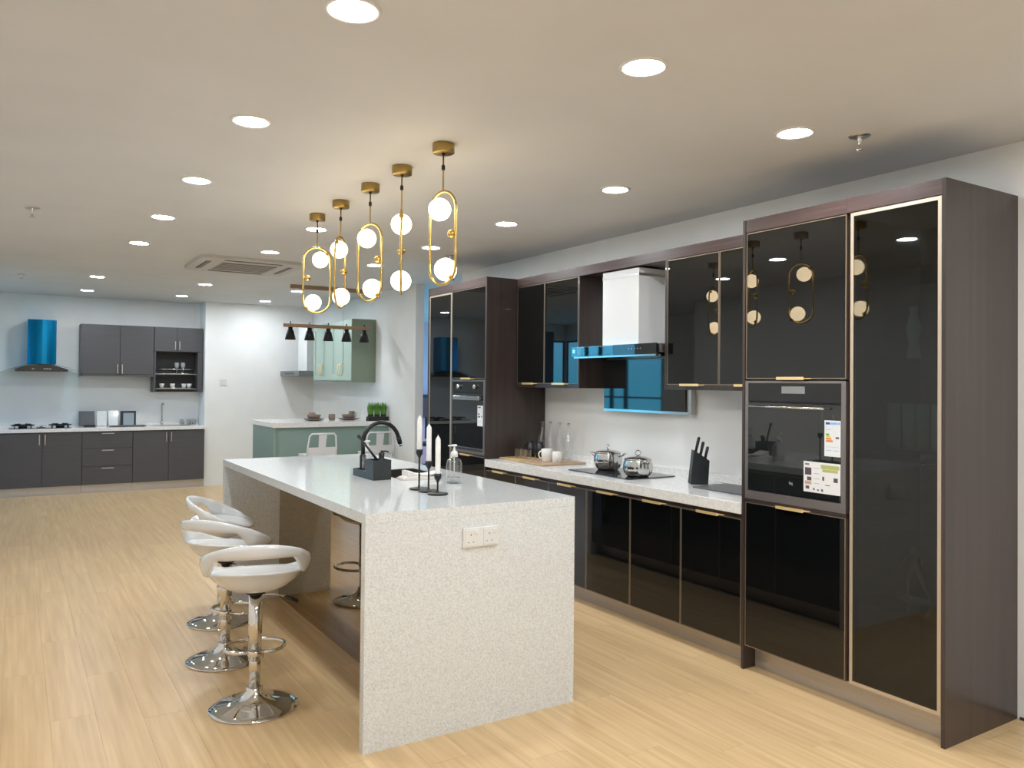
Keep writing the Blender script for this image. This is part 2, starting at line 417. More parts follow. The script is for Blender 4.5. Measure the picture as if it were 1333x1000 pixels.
# ------------------------------------------------------------------ glass fronted cabinets along the right wall
def pull(parent, y, z, x=None, down=False, ln=.21, name='handle'):
    """brass lip pull lying along Y, in front of plane x"""
    x = A if x is None else x
    a, b_ = y-ln/2, y+ln/2
    s_ = -1 if down else 1
    z0, z1 = (z, z+.010)
    d = .026
    m = MB()
    m.prism([(x, a, z0), (x-d, a+.028, z0), (x-d, b_-.028, z0), (x, b_, z0)], (0, 0, .004))
    m.prism([(x-d, a+.022, z0-.005), (x-d-.004, a+.026, z0-.005), (x-d-.004, b_-.026, z0-.005), (x-d, b_-.022, z0-.005)], (0, 0, .015))
    return plab(m.build(name, brass, parent), 'brass lip handle')
def glass_door(t, y0, y1, z0, z1, x=None, fw=.006, fm=None, pane=None, handle=None, th=.02, name='door'):
    x = A if x is None else x; fm = fm or bronze; pane = pane or black_glass
    f = MB().ring('X', x, x+th, y0, y1, z0, z1, y0+fw, y1-fw, z0+fw, z1-fw).build(name, fm, t)
    MB().box(x+.0015, x+.012 if pane is black_glass else x+.006, y0+fw, y1-fw, z0+fw, z1-fw).build('glass_panel', pane, f)
    if handle: pull(f, handle[0], handle[1], x)
    return f
def tall_oven_unit(name, label, ya, yb, near, label2):
    """ya..yb column with oven, near=True when the end panel is on the -Y side"""
    t = thing(name, label, 'cabinet', ((A+W)/2, (ya+yb)/2, 0))
    return t
# --- near tall oven housing
def oven(y0, y1, label, kind):
    z0, z1 = .905, 1.525
    t = thing('built_in_oven', label, 'oven', (A, (y0+y1)/2, z0))
    B('oven_body', black_m, t, A+.02, A+.5, y0+.02, y1-.02, z0+.01, z1-.01)
    frm = steelb_d
    f = MB().ring('X', A-.004, A+.02, y0, y1, z0, z1, y0+.024, y1-.020, z0+.045, z1-.012).build('outer_frame', frm, t)
    zc = 1.420
    p = B('control_panel', black_glass, t, A-.002, A+.018, y0+.024, y1-.02, zc, z1-.012)
    B('panel_gap', black_p, t, A+.010, A+.019, y0+.024, y1-.02, zc-.010, zc)
    d = B('oven_door', oven_glass, t, A-.003, A+.018, y0+.024, y1-.02, z0+.048, zc-.010)
    return t, p, d, zc, z0, z1
steelb_d = mat('dark_steel_trim', (.26, .235, .235), .38, .7)
oven_glass = mat('oven_glass', (.012, .014, .015), .02, ior=1.75)
display_m = mat('grey_display', (.30, .33, .34), .25)
YN0, YN1 = 1.832, 2.921      # outer ends of the near tall block
YM = 2.285                   # division
# display cabinet with smoked door
def display_cabinet():
    t = thing('display_cabinet', 'tall dark walnut display cabinet with smoked glass door and champagne frame', 'cabinet', ((A+W)/2, 2.06, 0))
    B('side_panel', wood_m, t, A-.004, W-.002, YN0, YN0+.018, 0, H)
    B('divider', wood_m, t, A+.022, W-.002, YM-.004, YM+.012, .125, H-.07)
    B('back_panel', black_p, t, W-.02, W-.004, YN0+.018, YM-.004, .125, H-.07)
    B('top_panel', wood_m, t, A+.022, W-.004, YN0+.018, YM, H-.088, H-.07)
    B('bottom_panel', wood_m, t, A+.022, W-.004, YN0+.018, YM, .125, .143)
    B('cornice', woodh_m, t, A-.002, A+.03, YN0+.018, YM+.0125, H-.068, H)
    B('roof_panel', wood_m, t, A+.03, W-.004, YN0+.018, YM, H-.066, H-.048)
    B('plinth', plinth_m, t, A+.085, A+.10, YN0+.018, YM+.0125, 0, .122)
    for z in (.50, .86, 1.215, 1.62, 1.95):
        B('glass_shelf', clear, t, A+.06, W-.03, YN0+.03, YM-.012, z, z+.006)
    f = glass_door(t, YN0+.021, YM-.004, .127, H-.072, fw=.016, fm=gold_frame, pane=smoked)
    return t
display_cabinet()
def oven_housing(name, label, y0, y1, pan, panside):
    t = thing(name, label, 'cabinet', ((A+W)/2, (y0+y1)/2, 0))
    B('carcass', wood_m, t, A+.02, W-.004, y0, y1, .125, H-.07) if False else None
    B('upper_carcass', wood_m, t, A+.022, W-.004, y0, y1, 1.53, H-.07)
    B('lower_carcass', wood_m, t, A+.022, W-.004, y0, y1, .125, .90)
    B('back_panel', wood_m, t, W-.02, W-.004, y0, y1, .90, 1.53)
    B('cornice', woodh_m, t, A-.002, A+.03, y0, y1, H-.068, H)
    B('roof_panel', wood_m, t, A+.03, W-.004, y0, y1, H-.066, H-.048)
    B('plinth', plinth_m, t, A+.085, A+.10, y0, y1, 0, .122)
    B('rail', wood_m, t, A-.001, A+.02, y0, y1, .888, .903)
    yc = (y0+y1)/2
    glass_door(t, y0+.004, y1-.002, 1.535, H-.072, handle=(yc, 1.5345), fw=.005)
    glass_door(t, y0+.004, y1-.002, .127, .885, handle=(yc, .886), fw=.005)
    s = panside
    B('side_panel', wood_m, t, A-.004, W-.002, s, s+.017, 0, H)
    return t
oven_housing('oven_cabinet', 'near tall cabinet with black glass doors above and below the dark oven', 2.298, 2.902, None, 2.904)
t, cp, od, zc, z0, z1 = oven(2.300, 2.900, 'black built-in oven with grey display and two stickers on its glass', 'a')
plab(B('display', display_m, cp, A-.004, A-.0018, 2.528, 2.666, 1.461, 1.497), 'grey display window')
hb = MB().cyl((A-.032, 2.395, 1.392), (A-.032, 2.872, 1.392), .006, 12).build('handle', steel, od)
for yy in (2.41, 2.86): MB().cyl((A-.032, yy, 1.392), (A-.002, yy, 1.392), .005, 8).build('handle_post', steelb, hb if False else od)
B('window_glass', oven_glass, od, A-.0038, A-.0028, 2.36, 2.83, .99, 1.335)
def sticker(par, nm, y0, y1, z0, z1, items, x=A-.0042):
    s = B(nm, paper, par, x-.0008, x, y0, y1, z0, z1)
    for (a, b_, c, d, m) in items:   # fractions, left to right as read (high y = left)
        B('printed_block', m, s, x-.0012, x-.0008, y1-(y1-y0)*b_, y1-(y1-y0)*a, z0+(z1-z0)*c, z0+(z1-z0)*d)
    return s
def text(par, s, y, z, h, m, x):
    cu = bpy.data.curves.new('lettering', 'FONT'); cu.body = s; cu.size = h; cu.extrude = .0003; cu.align_x = 'CENTER'
    cu.materials.append(m)
    tmp = bpy.data.objects.new('lettering_curve', cu); me = bpy.data.meshes.new_from_object(tmp); bpy.data.objects.remove(tmp)
    o = bpy.data.objects.new('lettering', me); COL.objects.link(o)
    r = par
    while r.parent: r = r.parent
    o.parent = par
    # reads from -X side: local x -> -Y, local y -> Z
    M = Matrix(((0, 0, -1, x), (-1, 0, 0, y), (0, 1, 0, z), (0, 0, 0, 1)))
    o.matrix_local = r.matrix_basis.inverted() @ M
    return o
e = sticker(t, 'energy_label', 2.326, 2.414, 1.166, 1.337, [(.08, .34, .885, .95, blue_pr), (.36, .78, .885, .95, lblue_pr), (.82, .95, .885, .95, lblue_pr), (.10, .30, .58, .635, green_pr), (.10, .38, .53, .575, yellow_pr), (.10, .44, .47, .515, orange_pr), (.10, .52, .40, .455, orange_pr), (.70, .90, .50, .55, dark_pr), (.10, .40, .74, .75, lblue_pr), (.10, .90, .26, .268, lblue_pr), (.10, .45, .16, .175, lblue_pr), (.55, .90, .16, .175, lblue_pr)])
plab(e, 'white energy label with blue band and coloured bars')
e = sticker(t, 'promotion_sticker', 2.326, 2.531, .985, 1.133, [(.04, .22, .56, .80, dark_pr), (.10, .22, .38, .50, dark_pr), (.04, .22, .25, .36, tan_pr), (.06, .16, .10, .20, dark_pr), (.27, .31, .08, .15, dark_pr), (.38, .43, .07, .12, dark_pr), (.49, .54, .06, .14, dark_pr), (.52, .57, .42, .55, dark_pr), (.82, .93, .40, .54, dark_pr), (.28, .44, .79, .80, ac_d), (.28, .44, .62, .63, ac_d), (.28, .44, .45, .46, ac_d), (.28, .44, .30, .31, ac_d), (.48, .97, .80, .93, olive_pr), (.52, .93, .70, .79, olive_pr), (.60, .72, .27, .295, dark_pr), (.04, .16, .88, .94, ac_d)])
plab(e, 'white printed promotion sticker with small pictures')
text(od, 'hq', 2.607, 1.008, .022, lwhite, A-.0045)

# --- far tall block (mirrored)
YF0, YF1 = 5.628, 6.715
def far_block():
    y0, y1 = 5.646, 6.245
    oven_housing('oven_cabinet', 'far tall cabinet with black glass doors around the oven with steel handle', y0, y1, None, YF0)
    t, cp, od, zc, z0, z1 = oven(y0+.002, y1-.004, 'far built-in oven with wide steel handle, two knobs and a white label', 'b')
    MB().box(A-.035, A-.022, 5.70, 6.155, 1.355, 1.390, bev=.003).build('handle', steel, od)
    for yy in (5.72, 6.13): B('handle_post', steelb, od, A-.024, A-.002, yy, yy+.015, 1.36, 1.385)
    for yy in (5.80, 6.09):
        q = Vector((0, 0, 1)).rotation_difference(Vector((-1, 0, 0))).to_matrix().to_4x4(); q.translation = (A-.002, yy, 1.468)
        MB().lathe([(.022, 0), (.020, .02), (.017, .024), (0, .024)], n=20, M=q).build('knob', steel, cp)
    s = sticker(t, 'energy_label', 5.675, 5.765, 1.14, 1.312, [(.1, .6, .88, .94, blue_pr), (.1, .4, .55, .62, dark_pr), (.12, .5, .42, .50, dark_pr), (.7, .9, .44, .50, dark_pr), (.1, .8, .2, .22, lblue_pr)])
    B('lower_trim', steel, t, A-.006, A+.0, y0+.03, y1-.03, .925, .945)
    t = thing('tall_cabinet', 'far tall larder cabinet with one full-height black glass door by the doorway', 'cabinet', ((A+W)/2, 6.48, 0))
    B('side_panel', wood_m, t, A-.004, W-.002, YF1-.018, YF1, 0, H)
    B('carcass', wood_m, t, A+.022, W-.004, 6.249, YF1-.018, .125, H-.07)
    B('cornice', woodh_m, t, A-.002, A+.03, 6.247, YF1-.018, H-.068, H)
    B('roof_panel', wood_m, t, A+.03, W-.004, 6.247, YF1-.018, H-.066, H-.048)
    B('plinth', plinth_m, t, A+.085, A+.10, 6.249, YF1-.018, 0, .122)
    glass_door(t, 6.252, YF1-.021, .127, H-.072, fw=.016, fm=gold_frame)
far_block()

# --- base cabinets
bd = [2.925, 3.378, 3.825, 4.275, 4.72, 5.17, 5.624]
bl = ['nearest, beside the tall oven cabinet', 'second from the near end', 'third from the near end, below the front of the hob', 'fourth from the near end', 'fifth from the near end, behind the island', 'farthest, beside the far tall cabinet']
for i in range(6):
    y0, y1 = bd[i], bd[i+1]
    t = thing('base_cabinet', 'black glass base cabinet, '+bl[i], 'cabinet', ((A+W)/2, (y0+y1)/2, 0), 0, 'black glass base cabinets')
    B('carcass', wood_m, t, A+.022, W-.004, y0, y1, .11, WT-.062)
    B('plinth', plinth_m, t, A+.085, A+.10, y0, y1, 0, .108)
    glass_door(t, y0+.002, y1-.002, .112, .787, fw=.005)
    pull(t, (y0+y1)/2, .7905)
def worktop():
    t = thing('worktop', 'white quartz worktop with upstand along the black base cabinets', 'worktop', ((A+W)/2, 4.27, WT-.06))
    hy0, hy1, hx0, hx1 = 4.0, 4.61, 3.42, 3.80
    B('slab', quartz2, t, A-.012, W-.003, 2.923, 5.626, WT-.06, WT, bev=.002)
    B('upstand', quartz2, t, W-.02, W-.003, 2.923, 5.626, WT, WT+.05, bev=.002)
worktop()

# --- wall cabinets
def wall_unit(label, y0, ym, y1):
    t = thing('wall_cabinet', label, 'cabinet', ((UX+W)/2, (y0+y1)/2, 1.468))
    B('carcass', wood_m, t, UX+.022, W-.004, y0, y1, 1.468, H-.07)
    B('bottom_rail', wood_m, t, UX, UX+.022, y0, y1, 1.468, 1.497)
    for a, b_ in ((y0, ym), (ym, y1)):
        glass_door(t, a+.003, b_-.003, 1.50, H-.072, x=UX, fw=.005)
        pull(t, (a+b_)/2, 1.497, UX)
    return t
t = wall_unit('black glass double wall cabinet right of the hood, beside the near tall block', 2.923, 3.366, 3.815)
t['group'] = 'black glass wall cabinets'
t = wall_unit('black glass double wall cabinet left of the hood, reflecting the blue window', 4.77, 5.221, 5.624)
t['group'] = 'black glass wall cabinets'
for yy, l in ((3.815, 'dark walnut side board closing the cabinet right of the hood'), (4.752, 'dark walnut side board closing the cabinet left of the hood')):
    tag(B('side_board', wood_m, None, UX-.002, W-.004, yy+.001, yy+.017, 1.468, H-.07), l, 'panel')
t = thing('cornice_board', 'long dark walnut cornice board running above the wall cabinets and hood', 'cornice', (UX, 4.27, H-.07))
B('front_board', woodh_m, t, UX-.003, UX+.02, 2.924, 5.626, H-.068, H)
B('top_board', wood_m, t, UX+.02, W-.004, 2.924, 5.626, H-.066, H-.048)

# --- range hood
def hood():
    t = thing('range_hood', 'white and black glass slanted range hood between the wall cabinets', 'range hood', ((3.51+W)/2, 4.30, 1.305))
    c = MB().box(3.60, W-.006, 4.115, 4.507, 1.775, H-.075, bev=.004).build('chimney', white_gl, t)
    B('chimney_seam', steelb, c, 3.599, W-.01, 4.114, 4.508, 2.248, 2.266)
    B('canopy', steelb, t, 3.545, W-.006, 3.842, 4.742, 1.712, 1.772, bev=.003)
    B('glass_visor', teal_gl, t, 3.508, 3.516, 4.275, 4.757, 1.700, 1.772)
    b = B('black_visor', marble, t, 3.508, 3.516, 3.836, 4.272, 1.700, 1.772)
    B('visor_backing', marble, t, 3.520, 3.544, 3.85, 4.66, 1.712, 1.768)
    for k in range(5):
        B('touch_key', lwhite, b, 3.5072, 3.508, 3.985+k*.03, 3.992+k*.03, 1.738, 1.743)
    B('light_badge', mat('green_led', (.1, .6, .5), .3, emit=(.25, 1, .8), es=.8), t, 3.507, 3.508, 4.715, 4.74, 1.727, 1.752)
    B('lower_lip', steel, t, 3.515, W-.01, 3.85, 4.735, 1.688, 1.700)
    B('lower_body', steelb, t, 3.822, W-.006, 3.838, 4.738, 1.300, 1.688, bev=.003)
    B('flap', marble, t, 3.806, 3.818, 3.880, 4.738, 1.318, 1.682)
    B('bottom_trim', steel, t, 3.802, 3.822, 3.838, 4.738, 1.300, 1.316)
hood()
# --- hob
t = thing('induction_hob', 'black glass hob set in the white worktop below the hood', 'hob', (3.61, 4.30, WT))
g = B('glass_plate', marble, t, 3.40, 3.81, 3.97, 4.64, WT+.0005, WT+.007, bev=.002)
for cy_ in (4.06, 4.50): MB().lathe([(.10, .0074), (.103, .0074)], 3.60, cy_, WT, n=40, caps=False).build('cooking_zone', steelb_d, g)
# --- pots
def pot(x, y, r, h, label, ang):
    t = thing('cooking_pot', label, 'pot', (x, y, WT+.0075), R(ang), 'steel pots on the hob')
    n = 64; prof = [(.70, 0), (.78, .06), (.93, .22), (1.0, .48), (.99, .72), (.93, .92), (.92, 1.0)]
    m = MB(); rings = []
    for (pr, pz) in prof:
        rings.append([m.bm.verts.new((math.cos(2*PI*i/n)*r*pr*(1+.032*math.cos(16*2*PI*i/n)*math.sin(PI*min(pz, 1))), math.sin(2*PI*i/n)*r*pr*(1+.032*math.cos(16*2*PI*i/n)*math.sin(PI*min(pz, 1))), pz*h)) for i in range(n)])
    for a, b_ in zip(rings, rings[1:]):
        for i in range(n):
            f = m.bm.faces.new((a[i], a[(i+1) % n], b_[(i+1) % n], b_[i])); f.smooth = True
    m.bm.faces.new(rings[0])
    m.bm.faces.new(rings[-1])
    m.build('pot_body', steel, t, world=False)
    MB().lathe([(.93*r, h), (.95*r, h+.004), (.93*r, h+.007), (.6*r, h+.018), (.2*r, h+.024), (0, h+.025)], n=40).build('lid', steel, t, world=False)
    z = h+.024
    pts = [(0, math.cos(R(a))*.020, z+.021+math.sin(R(a))*.017) for a in range(-90, 270, 20)]
    MB().tube(pts, .0032, 8, closed=True).build('lid_knob', steel, t, world=False)
    for s in (-1, 1):
        pts = [(s*(.95*r), -.030, .80*h), (s*(1.18*r), -.028, .93*h), (s*(1.32*r), -.012, 1.02*h), (s*(1.32*r), .012, 1.02*h), (s*(1.18*r), .028, .93*h), (s*(.95*r), .030, .80*h)]
        MB().tube(pts, .0042, 8).build('handle', steel, t, world=False)
pot(3.655, 4.50, .100, .120, 'ribbed steel cooking pot with lid, left and farther of the two', -60)
pot(3.56, 4.065, .098, .112, 'ribbed steel cooking pot with lid, right and nearer of the two', 75)
# --- knife block
kb = thing('knife_block', 'black slanted knife block on the white worktop by the grey board', 'knife block', (3.66, 3.61, WT+.001), R(58))
prof = [(-.038, -.06, .001), (-.045, .045, .001), (-.045, .060, .03), (-.045, .035, .225), (-.045, -.05, .160)]
MB().prism([(-.036, -.055, 0), (-.036, .05, 0), (-.036, .056, .006), (-.036, .034, .215), (-.036, -.063, .150)], (.072, 0, 0)).build('block', charcoal, kb, world=False)
for k in range(3): MB().box(-.02, .02, .012-k*.032-.004, .012-k*.032+.004, .185-.021*k, .203-.021*k).build('slot', black_p, kb, world=False) if False else None
for k, (oy, oz, ln, nm) in enumerate(((.018, .206, .085, 'tallest, at the left'), (-.012, .186, .075, 'middle'), (-.042, .166, .065, 'shortest, at the right'))):
    a = kb.matrix_basis @ Vector((0, oy, oz-.012)); d = (kb.matrix_basis.to_3x3() @ Vector((0, -.22, 1))).normalized()
    t = thing('knife', 'black-handled knife in the knife block, '+nm, 'knife', a, 0, 'knives in the block')
    MB().tube([a, a+d*ln*.5, a+d*(ln+.012), a+d*(ln+.02)], .009, 10, radii=[.0085, .009, .010, .005]).build('handle', black_p, t)
tag(MB().box(3.50, 3.80, 3.0, 3.50, WT+.001, WT+.010, bev=.003).build('serving_board', mat('slate_grey', (.12, .12, .13), .4)), 'flat grey board lying on the worktop right of the knife block', 'board')
tag(MB().box(3.40, 3.80, 5.29, 5.60, WT+.001, WT+.016, bev=.004).build('chopping_board', board_l), 'golden bamboo board under the black mugs', 'board')
tag(MB().box(3.38, 3.79, 4.93, 5.275, WT+.001, WT+.014, bev=.004).build('chopping_board', board_d), 'brown wooden board under the white mugs', 'board')
def mug(x, y, z, r, h, m, label, grp, ang=180, handle=True, name='mug'):
    t = thing(name, label, 'mug' if handle else 'cup', (x, y, z), R(ang), grp)
    MB().lathe([(0, 0), (r*.86, 0), (r*.92, .003), (r, h*.5), (r, h), (r*.92, h), (r*.9, .006), (0, .005)], n=24).build('cup_body', m, t, world=False)
    if handle:
        pts = [(r*.95+math.cos(R(a))*h*.26, 0, h*.52+math.sin(R(a))*h*.30) for a in range(-80, 81, 20)]
        MB().tube([(r*.9, 0, h*.25)]+pts+[(r*.9, 0, h*.8)], .005, 8).build('handle', m, t, world=False)
    return t
zb = WT+.0165
mug(3.645, 5.50, zb, .037, .125, ceramic_k, 'black mug on the bamboo board, next to the dark side panel', 'black mugs', 110)
mug(3.66, 5.385, zb, .037, .125, ceramic_k, 'black mug on the bamboo board, nearer the bottles', 'black mugs', 200)
for k, (x, y) in enumerate(((3.50, 5.465), (3.50, 5.39), (3.50, 5.325))):
    t = thing('tumbler', ('short clear tumbler in front of the black mugs, '+('farthest', 'middle', 'nearest')[k]), 'glass', (x, y, zb), 0, 'clear tumblers')
    MB().lathe([(0, 0), (.026, 0), (.031, .075), (.029, .075), (.024, .008), (0, .008)], n=20).build('glass_cup', clear, t, world=False)
mug(3.55, 5.13, WT+.0145, .042, .098, ceramic_w, 'white mug with its handle turned left on the brown board', 'white mugs', 130)
mug(3.56, 5.005, WT+.0145, .038, .085, ceramic_w, 'smaller white mug at the right on the brown board', 'white mugs', 240)
for k, (x, y, hh) in enumerate(((3.74, 5.47, .295), (3.80, 5.37, .28), (3.805, 5.24, .28), (3.80, 5.12, .28))):
    b0 = WT+.0165 if y > 5.28 else WT+.0145
    t = thing('glass_bottle', 'tall clear glass bottle behind the mugs, '+('leftmost with a dark stopper', 'second from the left', 'third from the left', 'rightmost')[k], 'bottle', (x if k == 0 else 3.755, y, b0), 0, 'clear bottles by the wall')
    MB().lathe([(0, 0), (.033, 0), (.034, .005), (.034, .155), (.028, .18), (.014, .20), (.013, hh-.02), (.016, hh-.02), (.016, hh), (.012, hh), (.010, .2), (.025, .175), (.031, .15), (.031, .006), (0, .006)], n=24).build('bottle_body', clear, t, world=False)
    MB().lathe([(0, hh), (.012, hh), (.014, hh+.015), (0, hh+.018)], n=14).build('stopper', black_p if k == 0 else steel, t, world=False)

# --- things in the display cabinet
for k, (y, z) in enumerate(((2.235, 1.2215), (2.16, 1.2215), (2.09, 1.2215), (2.02, 1.2215))):
    t = thing('glass_vase', 'tall straight glass vase behind the smoked door, '+('leftmost', 'second from the left', 'third from the left', 'rightmost')[k], 'vase', (3.56, y, z), 0, 'glass vases in the display cabinet')
    MB().lathe([(0, 0), (.028, 0), (.030, .003), (.030, .20), (.027, .20), (.027, .01), (0, .01)], n=24).build('vase_body', mat('pearl_glass', (.60, .54, .42), .2) if k == 0 else MATS['pearl_glass'], t, world=False)
def statue():
    bx, by, bz = 3.56, 2.13, .5065
    t = thing('figurine', 'dark striding man figurine on the lower glass shelf of the display cabinet', 'figurine', (bx, by, bz))
    B('base', statue_m, t, bx-.04, bx+.04, by-.10, by+.07, bz, bz+.008, bev=.002)
    V = [(0, 0, .150), (0, .002, .185), (0, .006, .222), (0, .010, .245), (0, .012, .248),   # pelvis, waist, chest, neck, head
         (0, .012, .150), (0, .035, .085), (0, .030, .012), (0, .045, .010),               # front leg
         (0, -.012, .148), (0, -.040, .085), (0, -.078, .020), (0, -.066, .010),            # rear leg
         (-.018, .006, .226), (-.024, .034, .196), (-.020, .048, .170),                    # arm
         (.018, .006, .226), (.026, -.020, .192), (.022, -.022, .160)]
    E = [(0, 1), (1, 2), (2, 3), (3, 4), (0, 5), (5, 6), (6, 7), (7, 8), (0, 9), (9, 10), (10, 11), (11, 12), (2, 13), (13, 14), (14, 15), (2, 16), (16, 17), (17, 18)]
    rad = [.017, .014, .020, .008, .012, .013, .009, .006, .005, .013, .009, .006, .005, .009, .006, .005, .009, .006, .005]
    me = bpy.data.meshes.new('figure'); me.from_pydata([(v[0], v[1], v[2]) for v in V], E, [])
    o = bpy.data.objects.new('figure', me); COL.objects.link(o); o.parent = t
    me.materials.append(statue_m)
    sk = o.modifiers.new('skin', 'SKIN')
    for i, v in enumerate(me.skin_vertices[0].data): v.radius = (rad[i], rad[i])
    me.skin_vertices[0].data[0].use_root = True
    o.modifiers.new('sub', 'SUBSURF').render_levels = 2
statue()
t = thing('curved_vase', 'slim curved glass vase on the upper shelf of the display cabinet', 'vase', (3.58, 2.15, 1.6265))
MB().lathe([(0, 0), (.03, 0), (.035, .01), (.022, .08), (.034, .15), (.016, .22), (.02, .25), (.017, .25), (.013, .22), (.03, .15), (.019, .08), (.03, .012), (0, .008)], n=24).build('vase_body', MATS['pearl_glass'], t, world=False)

# ------------------------------------------------------------------ island
IX0, IX1, IY0, IY1, IZ = 1.207, 2.256, 3.023, 5.594, .966
def island():
    t = thing('kitchen_island', 'white speckled quartz waterfall island with bronze mirror back panel', 'kitchen island', ((IX0+IX1)/2, (IY0+IY1)/2, 0))
    s = MB().ring('Z', IZ-.042, IZ, IX0, IX1, IY0, IY1, 1.80, 2.12, 4.08, 4.52)
    s.build('top_slab', quartz, t)
    B('end_panel', quartz, t, IX0, IX1, IY0, IY0+.042, 0, IZ-.0425)
    B('end_panel', quartz, t, IX0, IX1, IY1-.042, IY1, 0, IZ-.0425)
    B('mirror_panel', mirror_b, t, 1.58, 1.586, IY0+.043, IY1-.043, .001, IZ-.043)
    MB().ring('Z', .10, IZ-.044, 1.588, 2.225, IY0+.045, IY1-.045, 1.78, 2.14, 4.06, 4.54).build('carcass', wood_m, t)
    B('plinth', plinth_m, t, 1.60, 2.16, IY0+.05, IY1-.05, 0, .098)
    n = 5; w_ = (IY1-IY0-.092)/n
    for k in range(n):
        y = IY0+.046+k*w_
        f = MB().ring('X', 2.226, 2.245, y+.002, y+w_-.002, .105, IZ-.062, y+.006, y+w_-.006, .109, IZ-.066).build('door', bronze, t)
        MB().box(2.232, 2.243, y+.006, y+w_-.006, .109, IZ-.066).build('glass_panel', black_glass, f)
island()
def sock():
    t = thing('power_socket', 'double white switched power socket on the island end panel', 'socket', (1.742, IY0, .826))
    MB().box(1.652, 1.832, IY0-.010, IY0-.0005, .783, .870, bev=.003).build('faceplate', white_p, t)
    for x in (1.695, 1.787):
        MB().box(x-.036, x+.036, IY0-.0125, IY0-.0095, .791, .862, bev=.001).build('socket_module', white_p, t)
        for dx, dz, sx, sz in ((-.006, .012, .004, .008), (-.018, -.020, .006, .004), (.006, -.020, .006, .004)):
            B('pin_hole', ac_d, t, x+dx-sx/2, x+dx+sx/2, IY0-.0130, IY0-.0124, .828+dz-sz/2, .828+dz+sz/2)
        MB().box(x+.012, x+.028, IY0-.0155, IY0-.0124, .842, .856, bev=.001).build('rocker_switch', white_p, t)
sock()
def sink():
    t = thing('kitchen_sink', 'dark undermount sink let into the island top', 'sink', (1.96, 4.30, IZ-.2))
    m = MB()
    m.ring('Z', IZ-.22, IZ-.002, 1.8005, 2.1195, 4.0805, 4.5195, 1.812, 2.108, 4.092, 4.508)
    m.build('bowl_wall', mat('sink_granite', (.035, .030, .026), .4), t)
    B('bowl_floor', MATS['sink_granite'], t, 1.801, 2.119, 4.081, 4.519, IZ-.232, IZ-.221)
    MB().lathe([(0, 0), (.04, 0), (.04, .004), (.03, .003), (0, .002)], 1.96, 4.30, IZ-.2205, n=24).build('drain', steel, t)
sink()
def faucet():
    bx, by = 1.738, 4.405
    t = thing('kitchen_faucet', 'tall matt black gooseneck faucet beside the sink', 'faucet', (bx, by, IZ))
    MB().lathe([(0, 0), (.026, 0), (.026, .006), (.019, .012), (.018, .10), (.015, .11)], bx, by, IZ, n=24).build('base', black_m, t)
    pts = [(bx, by, IZ+.10), (bx, by, IZ+.18)]
    r = .113
    for a in range(180, 9, -10): pts.append((bx+r+math.cos(R(a))*r, by, IZ+.18+math.sin(R(a))*r))
    pts.append((bx+2*r+.006, by, IZ+.180))
    MB().tube(pts, .0125, 14).build('spout', black_m, t)
    MB().cyl((bx+2*r-.002, by, IZ+.206), (bx+2*r+.010, by, IZ+.165), .0145, 14).build('spray_head', black_m, t)
    MB().cyl((bx+2*r+.010, by, IZ+.165), (bx+2*r+.014, by, IZ+.150), .011, 12).build('spray_tip', steel, t)
    MB().cyl((bx, by-.018, IZ+.07), (bx, by-.06, IZ+.085), .006, 10).build('lever', black_m, t)
faucet()
def caddy():
    t = thing('sink_caddy', 'charcoal sink caddy with a tall holder and low tray', 'caddy', (1.70, 4.18, IZ))
    MB().ring('Z', IZ+.004, IZ+.108, 1.652, 1.757, 4.035, 4.150, 1.656, 1.753, 4.039, 4.146).build('tall_holder', charcoal, t)
    B('base_plate', charcoal, t, 1.652, 1.757, 4.035, 4.335, IZ+.0005, IZ+.004)
    MB().ring('Z', IZ+.004, IZ+.040, 1.652, 1.757, 4.151, 4.335, 1.656, 1.753, 4.155, 4.331).build('low_tray', charcoal, t)
    B('holder_lid', charcoal, t, 1.656, 1.753, 4.039, 4.146, IZ+.090, IZ+.094)
    # brush
    t2 = thing('dish_brush', 'black dish brush handle leaning out of the caddy to the left', 'brush', (1.69, 4.10, IZ+.094))
    a = Vector((1.705, 4.09, IZ+.095)); b_ = Vector((1.605, 4.13, IZ+.235))
    MB().tube([a, a.lerp(b_, .5), a.lerp(b_, .92), b_], .006, 10, radii=[.007, .006, .0065, .011]).build('brush_handle', black_p, t2)
    MB().ball(tuple(b_), .0105, 12).build('handle_end', black_p, t2)
    t3 = thing('soap_dispenser', 'small black pump dispenser on top of the caddy', 'dispenser', (1.725, 4.10, IZ+.094))
    MB().lathe([(0, 0), (.018, 0), (.018, .008), (.013, .014), (.016, .035), (.016, .048), (.006, .052), (.006, .062), (0, .062)], 1.727, 4.10, IZ+.0945, n=20).build('dispenser_body', black_p, t3)
    MB().tube([(1.722, 4.10, IZ+.150), (1.75, 4.095, IZ+.152), (1.766, 4.09, IZ+.146)], .0045, 8).build('nozzle', black_p, t3)
caddy()
